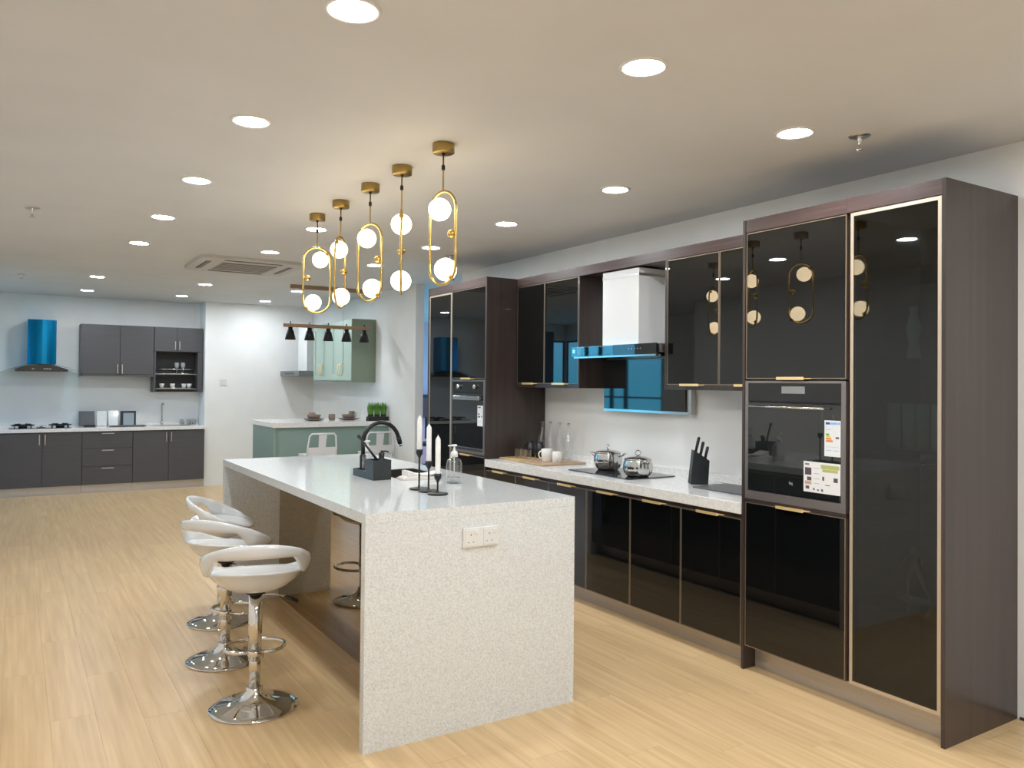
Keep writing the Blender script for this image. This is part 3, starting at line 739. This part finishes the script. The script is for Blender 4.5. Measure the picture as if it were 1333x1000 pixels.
def soap(x, y, z, s, label, wid=.040):
    t = thing('soap_bottle', label, 'soap bottle', (x, y, z), 0, 'clear pump bottles')
    b_ = .135*s
    MB().lathe([(0, 0), (wid*.92, 0), (wid, .006), (wid, b_*.78), (wid*.86, b_*.92), (wid*.4, b_), (wid*.4, b_+.012), (wid*.34, b_+.012), (wid*.34, b_), (wid*.8, b_*.9), (wid*.93, b_*.76), (wid*.93, .008), (0, .006)], n=28).build('bottle', clear, t, world=False)
    MB().lathe([(0, .010), (wid*.90, .010), (wid*.90, b_*.22), (0, b_*.22)], n=24).build('liquid_soap', mat('soap_liquid', (.75, .78, .80), .1, trans=.6), t, world=False)
    MB().cyl((0, 0, .02), (0, 0, b_+.01), .003, 8).build('dip_tube', white_p, t, world=False)
    MB().lathe([(wid*.46, b_+.004), (wid*.46, b_+.022), (wid*.36, b_+.034), (.006, b_+.038), (.005, b_+.062), (0, b_+.062)], n=20).build('pump_collar', white_p, t, world=False)
    MB().box(-.012, .012, -.012, .012, b_+.060, b_+.070, bev=.003).box(-.036, .0, -.005, .005, b_+.061, b_+.067, bev=.002).build('pump_head', white_p, t, world=False)
soap(1.99, 3.74, IZ+.0005, 1.0, 'clear pump soap bottle at the right of the candles', .042)
soap(1.703, 4.245, IZ+.0045, .95, 'clear pump bottle with white top standing in the caddy tray', .030)
def candles():
    for (x, y, zc_, zt, l) in ((1.719, 3.60, 1.166, 1.335, 'tallest, at the left'), (1.722, 3.50, 1.117, 1.298, 'middle one'), (1.717, 3.392, 1.066, 1.248, 'shortest, at the right')):
        t = thing('candle_holder', 'black metal candle holder with round foot, '+l, 'candle holder', (x, y, IZ), 0, 'black candle holders')
        hh = zc_-IZ
        MB().lathe([(0, 0), (.047, 0), (.0495, .003), (.049, .007), (.035, .009), (.008, .012), (.0045, .02), (.0045, hh-.045), (.008, hh-.036), (.0165, hh-.022), (.0175, hh), (.0135, hh), (.0125, hh-.02), (0, hh-.021)], x, y, IZ+.0005, n=28).build('holder', black_m, t)
        c = thing('candle', 'white taper candle in the black holder, '+l, 'candle', (x, y, zc_-.0195), 0, 'white candles')
        ch = zt-zc_+.019
        MB().lathe([(0, 0), (.0115, 0), (.0125, .02), (.0125, ch-.022), (.010, ch-.014), (.0035, ch-.004), (.0015, ch)], n=16).build('wax_body', wax, c, world=False)
        MB().cyl((0, 0, ch), (0, 0, ch+.006), .0008, 6).build('wick', white_p, c, world=False)
candles()
def towel():
    t = thing('folded_towel', 'white folded cloth lying in front of the sink', 'towel', (1.91, 4.0, IZ))
    for k, (x0, x1, y0, y1, zz, ro) in enumerate(((1.795, 2.02, 3.955, 4.045, 0, 0), (1.825, 2.035, 3.965, 4.050, .018, .08))):
        m = MB(); nx, ny = 16, 6; g = []
        for lay in (0, 1):
            gr = []
            for i in range(nx+1):
                row_ = []
                for j in range(ny+1):
                    u, v = i/nx, j/ny
                    z = IZ+.001+zz + (0.015+.006*math.sin(u*5+k*2)+(.016*max(0, .3-u)*3 if k else 0) if lay else (.004*abs(math.sin(u*6)) if k else 0))
                    e = min(u, 1-u, v, 1-v)
                    if lay and e < .05: z -= .005
                    row_.append(m.bm.verts.new((x0+(x1-x0)*u, y0+(y1-y0)*v + ro*(u-.5)*.1+.006*math.sin(u*9), z)))
                gr.append(row_)
            g.append(gr)
        for lay in (0, 1):
            for i in range(nx):
                for j in range(ny):
                    f = m.bm.faces.new((g[lay][i][j], g[lay][i+1][j], g[lay][i+1][j+1], g[lay][i][j+1])); f.smooth = True
        def side(a):
            for p, q in zip(a, a[1:]): m.bm.faces.new((g[0][p[0]][p[1]], g[0][q[0]][q[1]], g[1][q[0]][q[1]], g[1][p[0]][p[1]]))
        side([(i, 0) for i in range(nx+1)]); side([(i, ny) for i in range(nx+1)]); side([(0, j) for j in range(ny+1)]); side([(nx, j) for j in range(ny+1)])
        m.build('cloth_fold', cloth, t)
towel()

# ------------------------------------------------------------------ bar stools
def make_stool():
    """origin at floor centre, back of the seat towards -Y"""
    t = thing('bar_stool', '', 'bar stool')
    MB().lathe([(0, .0), (.196, .0), (.201, .003), (.198, .008), (.165, .015), (.120, .024), (.085, .035), (.060, .050), (.044, .068), (.037, .080), (.037, .092), (.026, .094)], n=48).build('base', chrome, t, world=False)
    c = MB().cyl((0, 0, .09), (0, 0, .30), .0265, 24).build('gas_column', chrome, t, world=False)
    MB().cyl((0, 0, .215), (0, 0, .530), .0305, 24).build('column_sleeve', chrome, t, world=False)
    # D shaped foot rest towards the front (+Y)
    pts = [(-.030, .0, .248), (-.085, .008, .248), (-.115, .03, .248), (-.130, .065, .248)]
    for a in range(168, 9, -12): pts.append((math.cos(R(a))*.135, .10+math.sin(R(a))*.10, .248))
    pts += [(.130, .065, .248), (.115, .03, .248), (.085, .008, .248), (.030, .0, .248)]
    MB().tube(pts, .0095, 10).build('footrest', chrome, t, world=False)
    MB().lathe([(.0325, .236), (.0335, .240), (.0335, .256), (.0325, .260)], n=24).build('footrest_clamp', chrome, t, world=False)
    lv = MB().tube([(.03, .0, .515), (.09, .02, .505), (.15, .035, .480)], .004, 8).build('height_lever', chrome, t, world=False)
    MB().cyl((.135, .031, .487), (.19, .046, .458), .0085, 10).build('lever_grip', black_p, lv, world=False)
    MB().lathe([(.040, .520), (.045, .523), (.045, .532), (0, .532)], n=24).build('mount_plate', black_m, t, world=False)
    # seat shell: a dished seat with a tilted rim, and a slotted back band that grows out of its sides
    a_, b_ = .236, .205; n = 64
    kb = lambda th: (1+math.cos(th))/2                 # 1 at the back, 0 at the front
    zedge = lambda th: .602+.044*kb(th)
    m = MB(); rings = []
    prof = [(0, -1, .529), (.25, -1, .531), (.45, -1, .540), (.63, -1, .558), (.78, -1, .586), (.88, -.6, 0), (.925, -.2, 0), (.935, .15, 0), (.92, .35, 0), (.86, .2, 0), (.65, 2, .602), (.4, 2, .598), (0, 2, .597)]
    for (pr, md, pz) in prof:
        if pr == 0: rings.append([m.bm.verts.new((0, 0, pz))]); continue
        rg = []
        for i in range(n):
            th = 2*PI*i/n; ze = zedge(th)
            if md == -1: z = pz + (ze-.620)*pr**2
            elif md == 2: z = pz + (ze-.604)*pr**2*.8
            else: z = ze + md*.016
            rg.append(m.bm.verts.new((math.sin(th)*a_*pr, -math.cos(th)*b_*pr, z)))
        rings.append(rg)
    for p, q in zip(rings, rings[1:]):
        for i in range(n):
            j = (i+1) % n
            if len(p) == 1: f = m.bm.faces.new((p[0], q[i], q[j]))
            elif len(q) == 1: f = m.bm.faces.new((p[i], q[0], p[j]))
            else: f = m.bm.faces.new((p[i], q[i], q[j], p[j]))
            f.smooth = True
    m.build('seat', seat_m, t, world=False)
    m = MB(); ns = 72; prev = None; T = 168
    for i in range(ns+1):
        th = R(-T + 2*T*i/ns); ad = abs(math.degrees(th))
        sl = min(1, max(0, (70-ad)/26)); sl = sl*sl*(3-2*sl)
        ze = zedge(th); zr = .592+.190*kb(th)
        zl = ze-.010 + sl*.080
        zu = max(zr, ze+.006)
        fade = min(1, (T-ad)/50); h_ = zu-zl
        if fade < 1: zl = zl*fade+(ze-.008)*(1-fade)
        rl, ru = .925+.04*sl, 1.0*fade+.915*(1-fade)
        tk = .013*fade+.006
        def P(f_, off):
            rr = rl+(ru-rl)*math.sin(f_*PI/2)
            return m.bm.verts.new((math.sin(th)*(a_*rr+off), -math.cos(th)*(b_*rr+off), zl+(zu-zl)*f_))
        sec = [P(.04, -tk*.5), P(0, 0), P(.04, tk*.5), P(.35, tk*.6), P(.7, tk*.6), P(.95, tk*.45), P(1, 0), P(.95, -tk*.4), P(.7, -tk*.45), P(.35, -tk*.5)]
        N_ = len(sec)
        if prev:
            for a in range(N_):
                f = m.bm.faces.new((prev[a], prev[(a+1) % N_], sec[(a+1) % N_], sec[a])); f.smooth = True
        else: m.bm.faces.new(sec)
        prev = sec
    m.bm.faces.new(list(reversed(prev)))
    m.build('back_band', seat_m, t, world=False)
    return t
st = make_stool()
def put(o, x, y, backdir, label):
    o.location = (x, y, 0); o.rotation_euler = (0, 0, math.atan2(backdir[1], backdir[0])+PI/2)
    o['label'] = label; o['group'] = 'white bar stools at the island'
proto = st
s2, s3 = copy_tree(proto), copy_tree(proto)
put(proto, .957, 3.731, (-.25, -.97), 'nearest white bar stool with chrome base, its back towards the camera')
put(s2, .983, 4.448, (-.72, -.62), 'middle white bar stool, turned so its slotted back faces left')
put(s3, 1.113, 5.154, (-.94, .30), 'farthest white bar stool, turned sideways with its seat bowl visible')

# ------------------------------------------------------------------ grey kitchen at the far left
FY = 11.81
def slab_door(t, x0, x1, z0, z1, y, m, hx=None, hz=None, hv=True, name='door'):
    d = B(name, m, t, x0+.002, x1-.002, y, y+.018, z0, z1, bev=.002)
    if hx is not None:
        if hv: MB().box(hx-.005, hx+.005, y-.024, y-.016, hz[0], hz[1]).box(hx-.004, hx+.004, y-.018, y, hz[0]+.01, hz[0]+.018).box(hx-.004, hx+.004, y-.018, y, hz[1]-.018, hz[1]-.01).build('handle', steelb, d)
        else: MB().box(hx[0], hx[1], y-.024, y-.014, hz-.006, hz+.006).box(hx[0]+.01, hx[0]+.018, y-.018, y, hz-.004, hz+.004).box(hx[1]-.018, hx[1]-.01, y-.018, y, hz-.004, hz+.004).build('handle', steelb, d)
    return d
for (x0, xm, x1, l) in ((-.70, -.42, -.145, 'cut off by the left edge of the picture'), (-.143, .313, .763, 'under the hob'), (1.37, 1.82, 2.29, 'under the sink')):
    t = thing('base_cabinet', 'dark grey double-door base cabinet '+l, 'cabinet', ((x0+x1)/2, 12.05, 0), 0, 'grey base cabinets')
    B('carcass', grey_m, t, x0, x1, FY+.02, 12.296, .11, .812)
    B('plinth', plinth_m, t, x0, x1, FY+.05, FY+.065, 0, .108)
    slab_door(t, x0, xm, .115, .800, FY, grey_m, xm-.032, (.655, .785)); slab_door(t, xm, x1, .115, .800, FY, grey_m, xm+.032, (.655, .785))
t = thing('drawer_cabinet', 'dark grey base cabinet with three wide drawers', 'cabinet', (1.066, 12.05, 0))
B('carcass', grey_m, t, .765, 1.368, FY+.02, 12.296, .11, .812); B('plinth', plinth_m, t, .765, 1.368, FY+.05, FY+.065, 0, .108)
for z0, z1, hz in ((.590, .800, .785), (.352, .586, .562), (.115, .348, .325)): slab_door(t, .765, 1.368, z0, z1, FY, grey_m, (.995, 1.14), hz, False, 'drawer')
t = thing('worktop', 'long white worktop on the grey base cabinets', 'worktop', (.6, 12.05, .815))
B('slab', quartz2, t, -.705, 2.292, FY-.015, 12.297, .815, .862, bev=.003)
B('upstand', quartz2, t, -.705, 2.292, 12.28, 12.297, .862, .90)
UY = 11.97
t = thing('wall_cabinet', 'dark grey wall cabinet with two tall doors beside the blue hood', 'cabinet', (1.19, 12.13, 1.54))
B('carcass', grey_m, t, .74, 1.636, UY+.02, 12.296, 1.545, 2.245); B('bottom_rail', grey_m, t, .74, 1.636, UY-.0, UY+.02, 1.545, 1.572)
slab_door(t, .74, 1.214, 1.576, 2.243, UY, grey_m, 1.214-.028, (1.585, 1.71)); slab_door(t, 1.214, 1.636, 1.576, 2.243, UY, grey_m, 1.214+.028, (1.585, 1.71))
t = thing('dish_rack_cabinet', 'dark grey wall cabinet with two small doors over an open dish rack', 'cabinet', (1.96, 12.13, 1.33))
B('carcass', grey_m, t, 1.64, 2.28, UY+.02, 12.296, 1.90, 2.245)
B('side_panel', grey_m, t, 1.64, 1.662, UY-.002, 12.296, 1.335, 1.898); B('side_panel', grey_m, t, 2.215, 2.28, UY-.002, 12.296, 1.335, 1.898)
B('back_panel', grey_d, t, 1.662, 2.215, 12.28, 12.296, 1.335, 1.898)
slab_door(t, 1.64, 1.94, 1.905, 2.243, UY, grey_m, 1.912, (1.93, 2.05)); slab_door(t, 1.94, 2.28, 1.905, 2.243, UY, grey_m, 1.968, (1.93, 2.05))
for z, y in ((1.655, 12.0), (1.595, 12.02), (1.655, 12.25), (1.39, 12.0), (1.39, 12.25)): MB().cyl((1.663, y, z), (2.214, y, z), .007, 10).build('rack_rail', steel, t)
for z in (1.592, 1.383):
    MB().box(1.664, 2.213, 12.01, 12.25, z-.008, z-.002).build('rack_tray', steelb, t)
for k, x in enumerate((1.765, 1.905, 2.058, 2.130)):
    tag(MB().lathe([(0, 0), (.018, 0), (.032, .045), (.034, .070), (.031, .070), (.016, .006), (0, .006)], x, 12.12, 1.3825, n=20).build('white_cup', ceramic_w), 'small white cup in the open dish rack, '+('leftmost', 'second from the left', 'third from the left', 'rightmost')[k], 'cup', 'white cups in the dish rack')
for k, x in enumerate((1.955, 2.04)):
    t2 = thing('wine_glass', 'clear stemmed glass in the dish rack, '+('left', 'right')[k], 'glass', (x, 12.1, 1.5915), 0, 'stemmed glasses in the dish rack')
    MB().lathe([(0, 0), (.025, 0), (.025, .002), (.004, .006), (.004, .07), (.025, .09), (.032, .12), (.027, .16), (.025, .16), (.028, .12), (.02, .092), (0, .082)], n=18).build('glass_body', mat('frosty_glass', (.6, .62, .62), .1, trans=.5) if k == 0 else MATS['frosty_glass'], t2, world=False)
def blue_hood():
    t = thing('range_hood', 'blue metallic chimney hood with curved glass canopy', 'range hood', (.30, 12.1, 1.60))
    pts = []
    for k in range(13):
        a = -1+2*k/12; pts.append((.30+a*.162, 12.02-.035*(1-a*a), 1.700))
    pts = [(.138, 12.296, 1.70)]+pts+[(.462, 12.296, 1.70)]
    MB().prism(pts, (0, 0, .575)).build('chimney', blue_st, t)
    n = 16; m = MB()
    P_ = []
    for k in range(n+1):
        a = -1+2*k/n; P_.append((.30+a*.295, 1.605 + .062*(1-a*a)))
    m.prism([(x, 11.90, z+.022) for x, z in P_]+[(x, 11.90, 1.598+.010*abs(x-.3)/.295*0) for x, z in reversed(P_)], (0, .38, 0)).build('canopy_body', marble, t)
    g = MB(); Q = []
    for k in range(n*2+1):
        a = -1+2*k/(n*2); Q.append((.30+a*.475, 1.578+.118*(1-a*a)))
    g.prism([(x, 11.86, z) for x, z in Q]+[(x, 11.86, z-.006) for x, z in reversed(Q)], (0, .42, 0), smooth=False).build('glass_wing', teal_gl, t)
    for x in (.20, .33, .36, .39): MB().box(x-.012, x+.012, 11.895, 11.899, 1.628, 1.638).build('control_button', steel, t)
blue_hood()
def gas_hob():
    t = thing('gas_hob', 'black gas hob with two pan supports below the blue hood', 'hob', (.30, 12.0, .8625))
    B('glass_plate', marble, t, -.05, .64, 11.84, 12.22, .8625, .872, bev=.002)
    for cx in (.10, .52):
        MB().lathe([(0, 0), (.05, 0), (.05, .018), (.03, .022), (0, .022)], cx, 12.03, .8722, n=20).build('burner', black_m, t)
        m = MB()
        for k in range(4):
            a = R(45+90*k); d = Vector((math.cos(a), math.sin(a), 0)); c = Vector((cx, 12.03, .872))
            m.tube([c+d*.13, c+d*.125+Vector((0, 0, .04)), c+d*.04+Vector((0, 0, .045))], .006, 6)
        m.tube([(cx+.13*math.cos(R(a)), 12.03+.13*math.sin(R(a)), .90) for a in range(0, 360, 20)], .007, 6, closed=True)
        m.build('pan_support', black_p, t)
    MB().lathe([(0, 0), (.045, 0), (.045, .015), (0, .018)], .31, 12.08, .8722, n=20).build('burner', steel, t)
    for x in (.27, .33): MB().lathe([(0, 0), (.018, 0), (.016, .02), (0, .022)], x, 11.88, .8722, n=14).build('knob', steel, t)
gas_hob()
rx = Matrix.Rotation(R(-8), 3, 'X')
def lean(name, m, x0, x1, h, y, label, cat='board'):
    o = MB().box(x0, x1, y, y+.012, .8655, .8655+h, rot=rx, about=((x0+x1)/2, y, .8665)).build(name, m); tag(o, label, cat); return o
lean('sample_board', mat('mid_grey_board', (.10, .105, .125), .4), .745, .935, .205, 12.20, 'square dark grey board leaning on the backsplash right of the hob')
tag(MB().box(.79, .93, 11.99, 12.06, .8625, .8905, bev=.003).build('black_tray', black_p), 'small black box in front of the leaning grey board', 'box')
lean('sample_board', white_gl, .965, 1.085, .205, 12.20, 'narrow white board leaning between the two grey items')
lean('sample_board', white_gl, 1.105, 1.225, .21, 12.185, 'white board leaning just left of the framed pale panel')
t = thing('framed_panel', 'dark framed pale blue panel leaning behind the grey tray', 'frame', (1.36, 12.18, .8625))
MB().ring('Y', 12.17, 12.185, 1.248, 1.445, .8645, 1.068, 1.285, 1.422, .872, 1.042).build('frame', mat('blue_black', (.03, .035, .045), .4), t)
B('panel', mat('pale_blue', (.38, .45, .50), .3), t, 1.285, 1.422, 12.175, 12.182, .872, 1.042)
tag(MB().box(1.10, 1.55, 11.88, 12.12, .8625, .876, bev=.004).build('serving_tray', grey_m), 'flat grey tray on the far white worktop', 'tray')
t = thing('inset_sink', 'stainless steel sink with raised rim in the far worktop', 'sink', (1.85, 12.02, .8625))
MB().ring('Z', .8622, .868, 1.60, 2.12, 11.86, 12.20, 1.64, 2.08, 11.90, 12.16).build('rim', steel, t)
B('basin', steelb, t, 1.64, 2.08, 11.90, 12.16, .8622, .8635)
t = thing('kitchen_faucet', 'slim chrome tap standing behind the far sink', 'faucet', (1.79, 12.23, .8625))
MB().tube([(1.79, 12.23, .8625), (1.79, 12.23, 1.13), (1.79, 12.21, 1.165), (1.79, 12.15, 1.17), (1.79, 12.10, 1.15)], .011, 10).build('tap_body', steelb, t)
MB().cyl((1.79, 12.23, .8625), (1.79, 12.23, .91), .02, 14).build('tap_base', steelb, t)
for k, x in enumerate((2.06, 2.15, 2.22)):
    tag(MB().lathe([(0, 0), (.024, 0), (.028, .075), (.025, .075), (.022, .006), (0, .006)], x, 12.235, .8625, n=16).build('tumbler', MATS['frosty_glass']), 'small clear tumbler on the far worktop right of the tap, '+('left', 'middle', 'right')[k], 'glass', 'tumblers by the far sink')
# wall socket on the white corner wall
t = thing('wall_socket', 'small white socket plate on the corner wall beside the grey kitchen', 'socket', (2.545, 11.87, 1.475))
MB().box(2.50, 2.592, 11.862, 11.8695, 1.43, 1.52, bev=.002).build('faceplate', mat('off_white', (.72, .71, .69), .4), t)
MB().box(2.525, 2.540, 11.859, 11.8625, 1.455, 1.495).build('switch', white_p, t); MB().box(2.553, 2.568, 11.859, 11.8625, 1.455, 1.495).build('switch', white_p, t)
# unseen dark block added in the hidden corner to darken the glass front reflections
t = thing('dark_reflection_block', 'added tall navy block in the far left corner, darkening the glass door reflections', 'reflection block', (-.96, 12.1, 0))
B('dark_block_body', navy, t, -1.20, -.71, 11.9, 12.29, 0, 2.45); B('door', navy, t, -1.195, -.957, 11.88, 11.899, .05, 2.43); B('door', navy, t, -.953, -.715, 11.88, 11.899, .05, 2.43)

# ------------------------------------------------------------------ sage green kitchen corner
BX0, BY0, BY1, BZ = 2.455, 8.93, 9.86, 1.03
t = thing('breakfast_bar', 'sage green breakfast bar with a thick white top', 'breakfast bar', ((BX0+W)/2, 9.4, 0))
B('top_slab', quartz2, t, BX0, W-.003, BY0, BY1, BZ-.055, BZ, bev=.003)
B('end_panel', sage, t, BX0+.01, BX0+.045, BY0+.02, BY1-.02, 0, BZ-.056)
B('front_panel', sage, t, BX0+.046, W-.006, BY0+.05, BY0+.07, .08, BZ-.056)
B('back_panel', sage, t, BX0+.046, W-.006, BY1-.05, BY1-.03, .08, BZ-.056)
B('plinth', sage_d, t, BX0+.046, W-.006, BY0+.08, BY1-.06, 0, .078)
GX = 3.56
def green_wall():
    t = thing('wall_cabinet', 'sage green shaker wall cabinet with four narrow doors and brass handles', 'cabinet', ((GX+W)/2, 10.17, 1.50))
    B('side_panel', sage_d, t, GX-.004, W-.003, 9.425, 9.443, 1.495, 2.29)
    B('carcass', sage, t, GX+.021, W-.003, 9.444, 10.92, 1.50, 2.285)
    ds = [9.445, 9.813, 10.182, 10.551, 10.919]
    for k in range(4):
        y0, y1 = ds[k]+.001, ds[k+1]-.001
        f = MB().ring('X', GX, GX+.02, y0, y1, 1.52, 2.283, y0+.055, y1-.055, 1.60, 2.20).build('door', sage_l, t)
        MB().box(GX+.009, GX+.018, y0+.055, y1-.055, 1.60, 2.20).build('inset_panel', sage_l, f)
        hy = y1-.04 if k % 2 == 0 else y0+.04
        MB().tube([(GX, hy, 1.58), (GX-.03, hy, 1.59), (GX-.03, hy, 1.72), (GX, hy, 1.73)], .007, 8).build('handle', brass, f)
green_wall()
t = thing('range_hood', 'white box chimney hood with grey base in the sage green corner', 'range hood', (3.6, 11.35, 1.57))
B('chimney', white_gl, t, 3.553, W-.003, 11.20, 11.62, 1.652, 2.31, bev=.003)
hb = B('hood_base', mat('mid_grey_metal', (.20, .21, .22), .4, .5), t, 3.354, W-.003, 10.93, 11.83, 1.572, 1.650, bev=.003)
B('control_strip', black_p, hb, 3.352, 3.354, 11.15, 11.6, 1.60, 1.625)
# lamp with five shades
def bar_lamp():
    Y = 9.1
    t = thing('linear_pendant', 'wooden bar pendant with five black shades over the breakfast bar', 'pendant lamp', (3.135, Y, C))
    B('ceiling_bar', lampwood, t, 2.70, 3.62, Y+.02, Y+.07, C-.045, C, bev=.003)
    for x in (2.95, 3.32): MB().cyl((x, Y+.045, C-.04), (x, Y, 2.172), .0018, 6).build('suspension_wire', steelb, t)
    B('wooden_bar', lampwood, t, 2.61, 3.66, Y-.018, Y+.018, 2.128, 2.168, bev=.004)
    for x in (2.69, 2.915, 3.14, 3.365, 3.59):
        s = MB().lathe([(.020, 2.128), (.026, 2.125), (.026, 2.095), (.036, 2.088), (.062, 1.982), (.059, 1.982), (.033, 2.085), (.0, 2.09)], x, Y, 0, n=24, caps=False).build('lamp_shade', black_m, t)
        MB().lathe([(0, 1.992), (.055, 1.992), (.053, 2.0), (0, 2.0)], x, Y, 0, n=24, caps=False).build('light_disc', bulb_m, s)
        MB().cyl((x, Y, 2.168), (x, Y, 2.195), .006, 8).build('shade_knob', black_m, s)
bar_lamp()
def bar_chair():
    """metal bar stool with low back; back at -Y"""
    t = thing('metal_bar_stool', '', 'bar stool')
    wm = mat('white_painted_metal', (.72, .74, .78), .35)
    S = .70
    MB().box(-.16, .16, -.13, .17, S-.02, S, bev=.008).build('seat', wm, t, world=False)
    B('seat_apron', wm, t, -.155, .155, -.125, .165, S-.06, S-.021)
    for sx in (-1, 1):
        for sy in (-1, 1):
            MB().tube([(sx*.14, .02+sy*.13, S-.03), (sx*.20, .02+sy*.19, 0)], .014, 8, radii=[.022, .012]).build('leg', wm, t, world=False)
        MB().cyl((sx*.182, -.15, .22), (sx*.182, .19, .22), .006, 8).build('foot_bar', wm, t, world=False)
    for sy in (-1, 1): MB().cyl((-.182, .02+sy*.17, .22), (.182, .02+sy*.17, .22), .006, 8).build('foot_bar', wm, t, world=False)
    pts = [(-.165, -.13, S-.04), (-.162, -.145, S+.08), (-.148, -.165, S+.205), (-.125, -.17, S+.232), (.125, -.17, S+.232), (.148, -.165, S+.205), (.162, -.145, S+.08), (.165, -.13, S-.04)]
    MB().tube(pts, .010, 8).build('back_frame', wm, t, world=False)
    MB().prism([(-.045, -.172, S+.23), (.045, -.172, S+.23), (.038, -.142, S+.06), (-.038, -.142, S+.06)], (0, .004, 0)).build('back_splat', wm, t, world=False)
    MB().prism([(-.160, -.150, S+.085), (.160, -.150, S+.085), (.162, -.137, S), (-.162, -.137, S)], (0, .004, 0)).build('back_rail', wm, t, world=False)
    return t
c1 = bar_chair(); c2 = copy_tree(c1)
for c, x, r_, l in ((c1, 2.845, 2, 'white metal bar stool with low back, left one at the green bar'), (c2, 3.53, -4, 'white metal bar stool seen through the black faucet arch')):
    c.location = (x, 8.56, 0); c.rotation_euler = (0, 0, R(r_)); c['label'] = l; c['group'] = 'metal stools at the green bar'
# crockery on the bar
def saucer_cup(x, y, label, extra):
    t = thing('saucer', 'brown saucer on the green bar, '+label, 'saucer', (x, y, BZ), 0, 'brown saucers')
    MB().lathe([(0, 0), (.06, 0), (.12, .014), (.13, .022), (.125, .024), (.06, .008), (0, .008)], n=28).build('dish', ceramic_b, t, world=False)
    t = thing('bowl', 'brown bowl on the saucer, '+label, 'bowl', (x, y, BZ+.0085), 0, 'brown bowls')
    MB().lathe([(0, 0), (.05, 0), (.075, .03), (.085, .062), (.081, .062), (.045, .008), (0, .008)], n=28).build('bowl_body', ceramic_b, t, world=False)
saucer_cup(3.07, 9.38, 'left', 0); saucer_cup(3.50, 9.36, 'right', 1)
mug(3.29, 9.37, BZ+.0005, .040, .075, ceramic_b, 'small brown cup between the two saucers', None, handle=False, name='cup')
mug(3.115, 9.60, BZ+.0005, .040, .085, ceramic_b, 'brown mug standing behind the left bowl', 'brown mugs', 0)
mug(3.615, 9.56, BZ+.0005, .038, .10, mat('olive_ceramic', (.16, .16, .10), .4), 'olive mug standing behind the right bowl', 'brown mugs', 0)
t = thing('table_card', 'small white folded card beside the potted grass', 'card', (3.56, 9.03, BZ))
MB().prism([(3.53, 9.0, BZ+.0005), (3.585, 9.0, BZ+.0005), (3.61, 9.03, BZ+.13), (3.555, 9.03, BZ+.13)], (0, .003, 0)).build('front_leaf', paper, t)
MB().prism([(3.535, 9.065, BZ+.0005), (3.59, 9.065, BZ+.0005), (3.61, 9.034, BZ+.13), (3.555, 9.034, BZ+.13)], (0, .003, 0)).build('rear_leaf', paper, t)
t0 = thing('plant_tray', 'black tray holding the row of grass pots on the bar', 'tray', (3.74, 9.04, BZ))
MB().ring('Z', BZ+.0005, BZ+.05, 3.615, 3.868, 8.975, 9.10, 3.619, 3.864, 8.979, 9.096).build('tray_rim', black_p, t0); B('tray_floor', black_p, t0, 3.62, 3.863, 8.98, 9.095, BZ+.0005, BZ+.003)
for k in range(3):
    x, y = 3.660+k*.082, 9.037
    t = thing('potted_grass', 'small black pot of upright green grass, '+('left', 'middle', 'right')[k]+' of the row', 'plant', (x, y, BZ+.0035), 0, 'potted grass on the bar')
    MB().lathe([(0, 0), (.028, 0), (.037, .075), (.034, .075), (.032, .066), (0, .066)], n=20).build('pot', black_p, t, world=False)
    m = MB(); rnd = random.Random(k)
    for q in range(260):
        a = rnd.random()*2*PI; rr = .034*math.sqrt(rnd.random()); h = .10+.07*rnd.random(); bx, by = rr*math.cos(a), rr*math.sin(a)
        lx, ly = bx*.9+rnd.uniform(-.018, .018), by*.6+rnd.uniform(-.014, .014); wdt = .0028; lx = max(-.039-bx, min(.039-bx, lx)); ca, sa = math.cos(a)*wdt, math.sin(a)*wdt
        v = [m.bm.verts.new(p) for p in ((bx-sa, by+ca, .062), (bx+sa, by-ca, .062), (bx+lx*.4+sa, by+ly*.4-ca, .062+h*.6), (bx+lx*.4-sa, by+ly*.4+ca, .062+h*.6), (bx+lx, by+ly, .062+h))]
        m.bm.faces.new((v[0], v[1], v[2], v[3])); m.bm.faces.new((v[3], v[2], v[4]))
    o = m.build('grass_blades', grass_m, t, world=False); o['kind'] = 'stuff'

# ------------------------------------------------------------------ adjoining room glimpsed through the doorway
t = thing('wall_shelf', 'red-brown wall cupboard seen through the blue-lit doorway', 'cupboard', (6.42, 13.25, .86))
B('cupboard_body', redbrown, t, 6.20, 6.62, 13.1, 13.39, .86, 1.22); B('top_board', black_p, t, 6.18, 6.64, 13.08, 13.395, 1.221, 1.28); B('door', redbrown, t, 6.205, 6.405, 13.08, 13.098, .865, 1.215); B('door', redbrown, t, 6.41, 6.615, 13.08, 13.098, .865, 1.215)
t = thing('office_chair', 'dark office chair in the blue-lit room beyond the doorway', 'chair', (6.05, 12.3, 0))
MB().box(5.85, 6.25, 12.1, 12.5, .42, .48, bev=.02).build('seat', navy, t); MB().box(5.87, 6.23, 12.07, 12.11, .55, .92, bev=.015).build('backrest', navy, t)
MB().cyl((6.05, 12.3, .08), (6.05, 12.3, .42), .025, 12).build('column', black_m, t); MB().tube([(6.05, 12.12, .47), (6.05, 12.05, .50), (6.05, 12.05, .60)], .015, 8).build('back_support', black_m, t)
for k in range(5):
    a = R(72*k+20); MB().tube([(6.05, 12.3, .10), (6.05+.27*math.cos(a), 12.3+.27*math.sin(a), .06), (6.05+.29*math.cos(a), 12.3+.29*math.sin(a), .0)], .016, 8).build('base_leg', black_m, t)
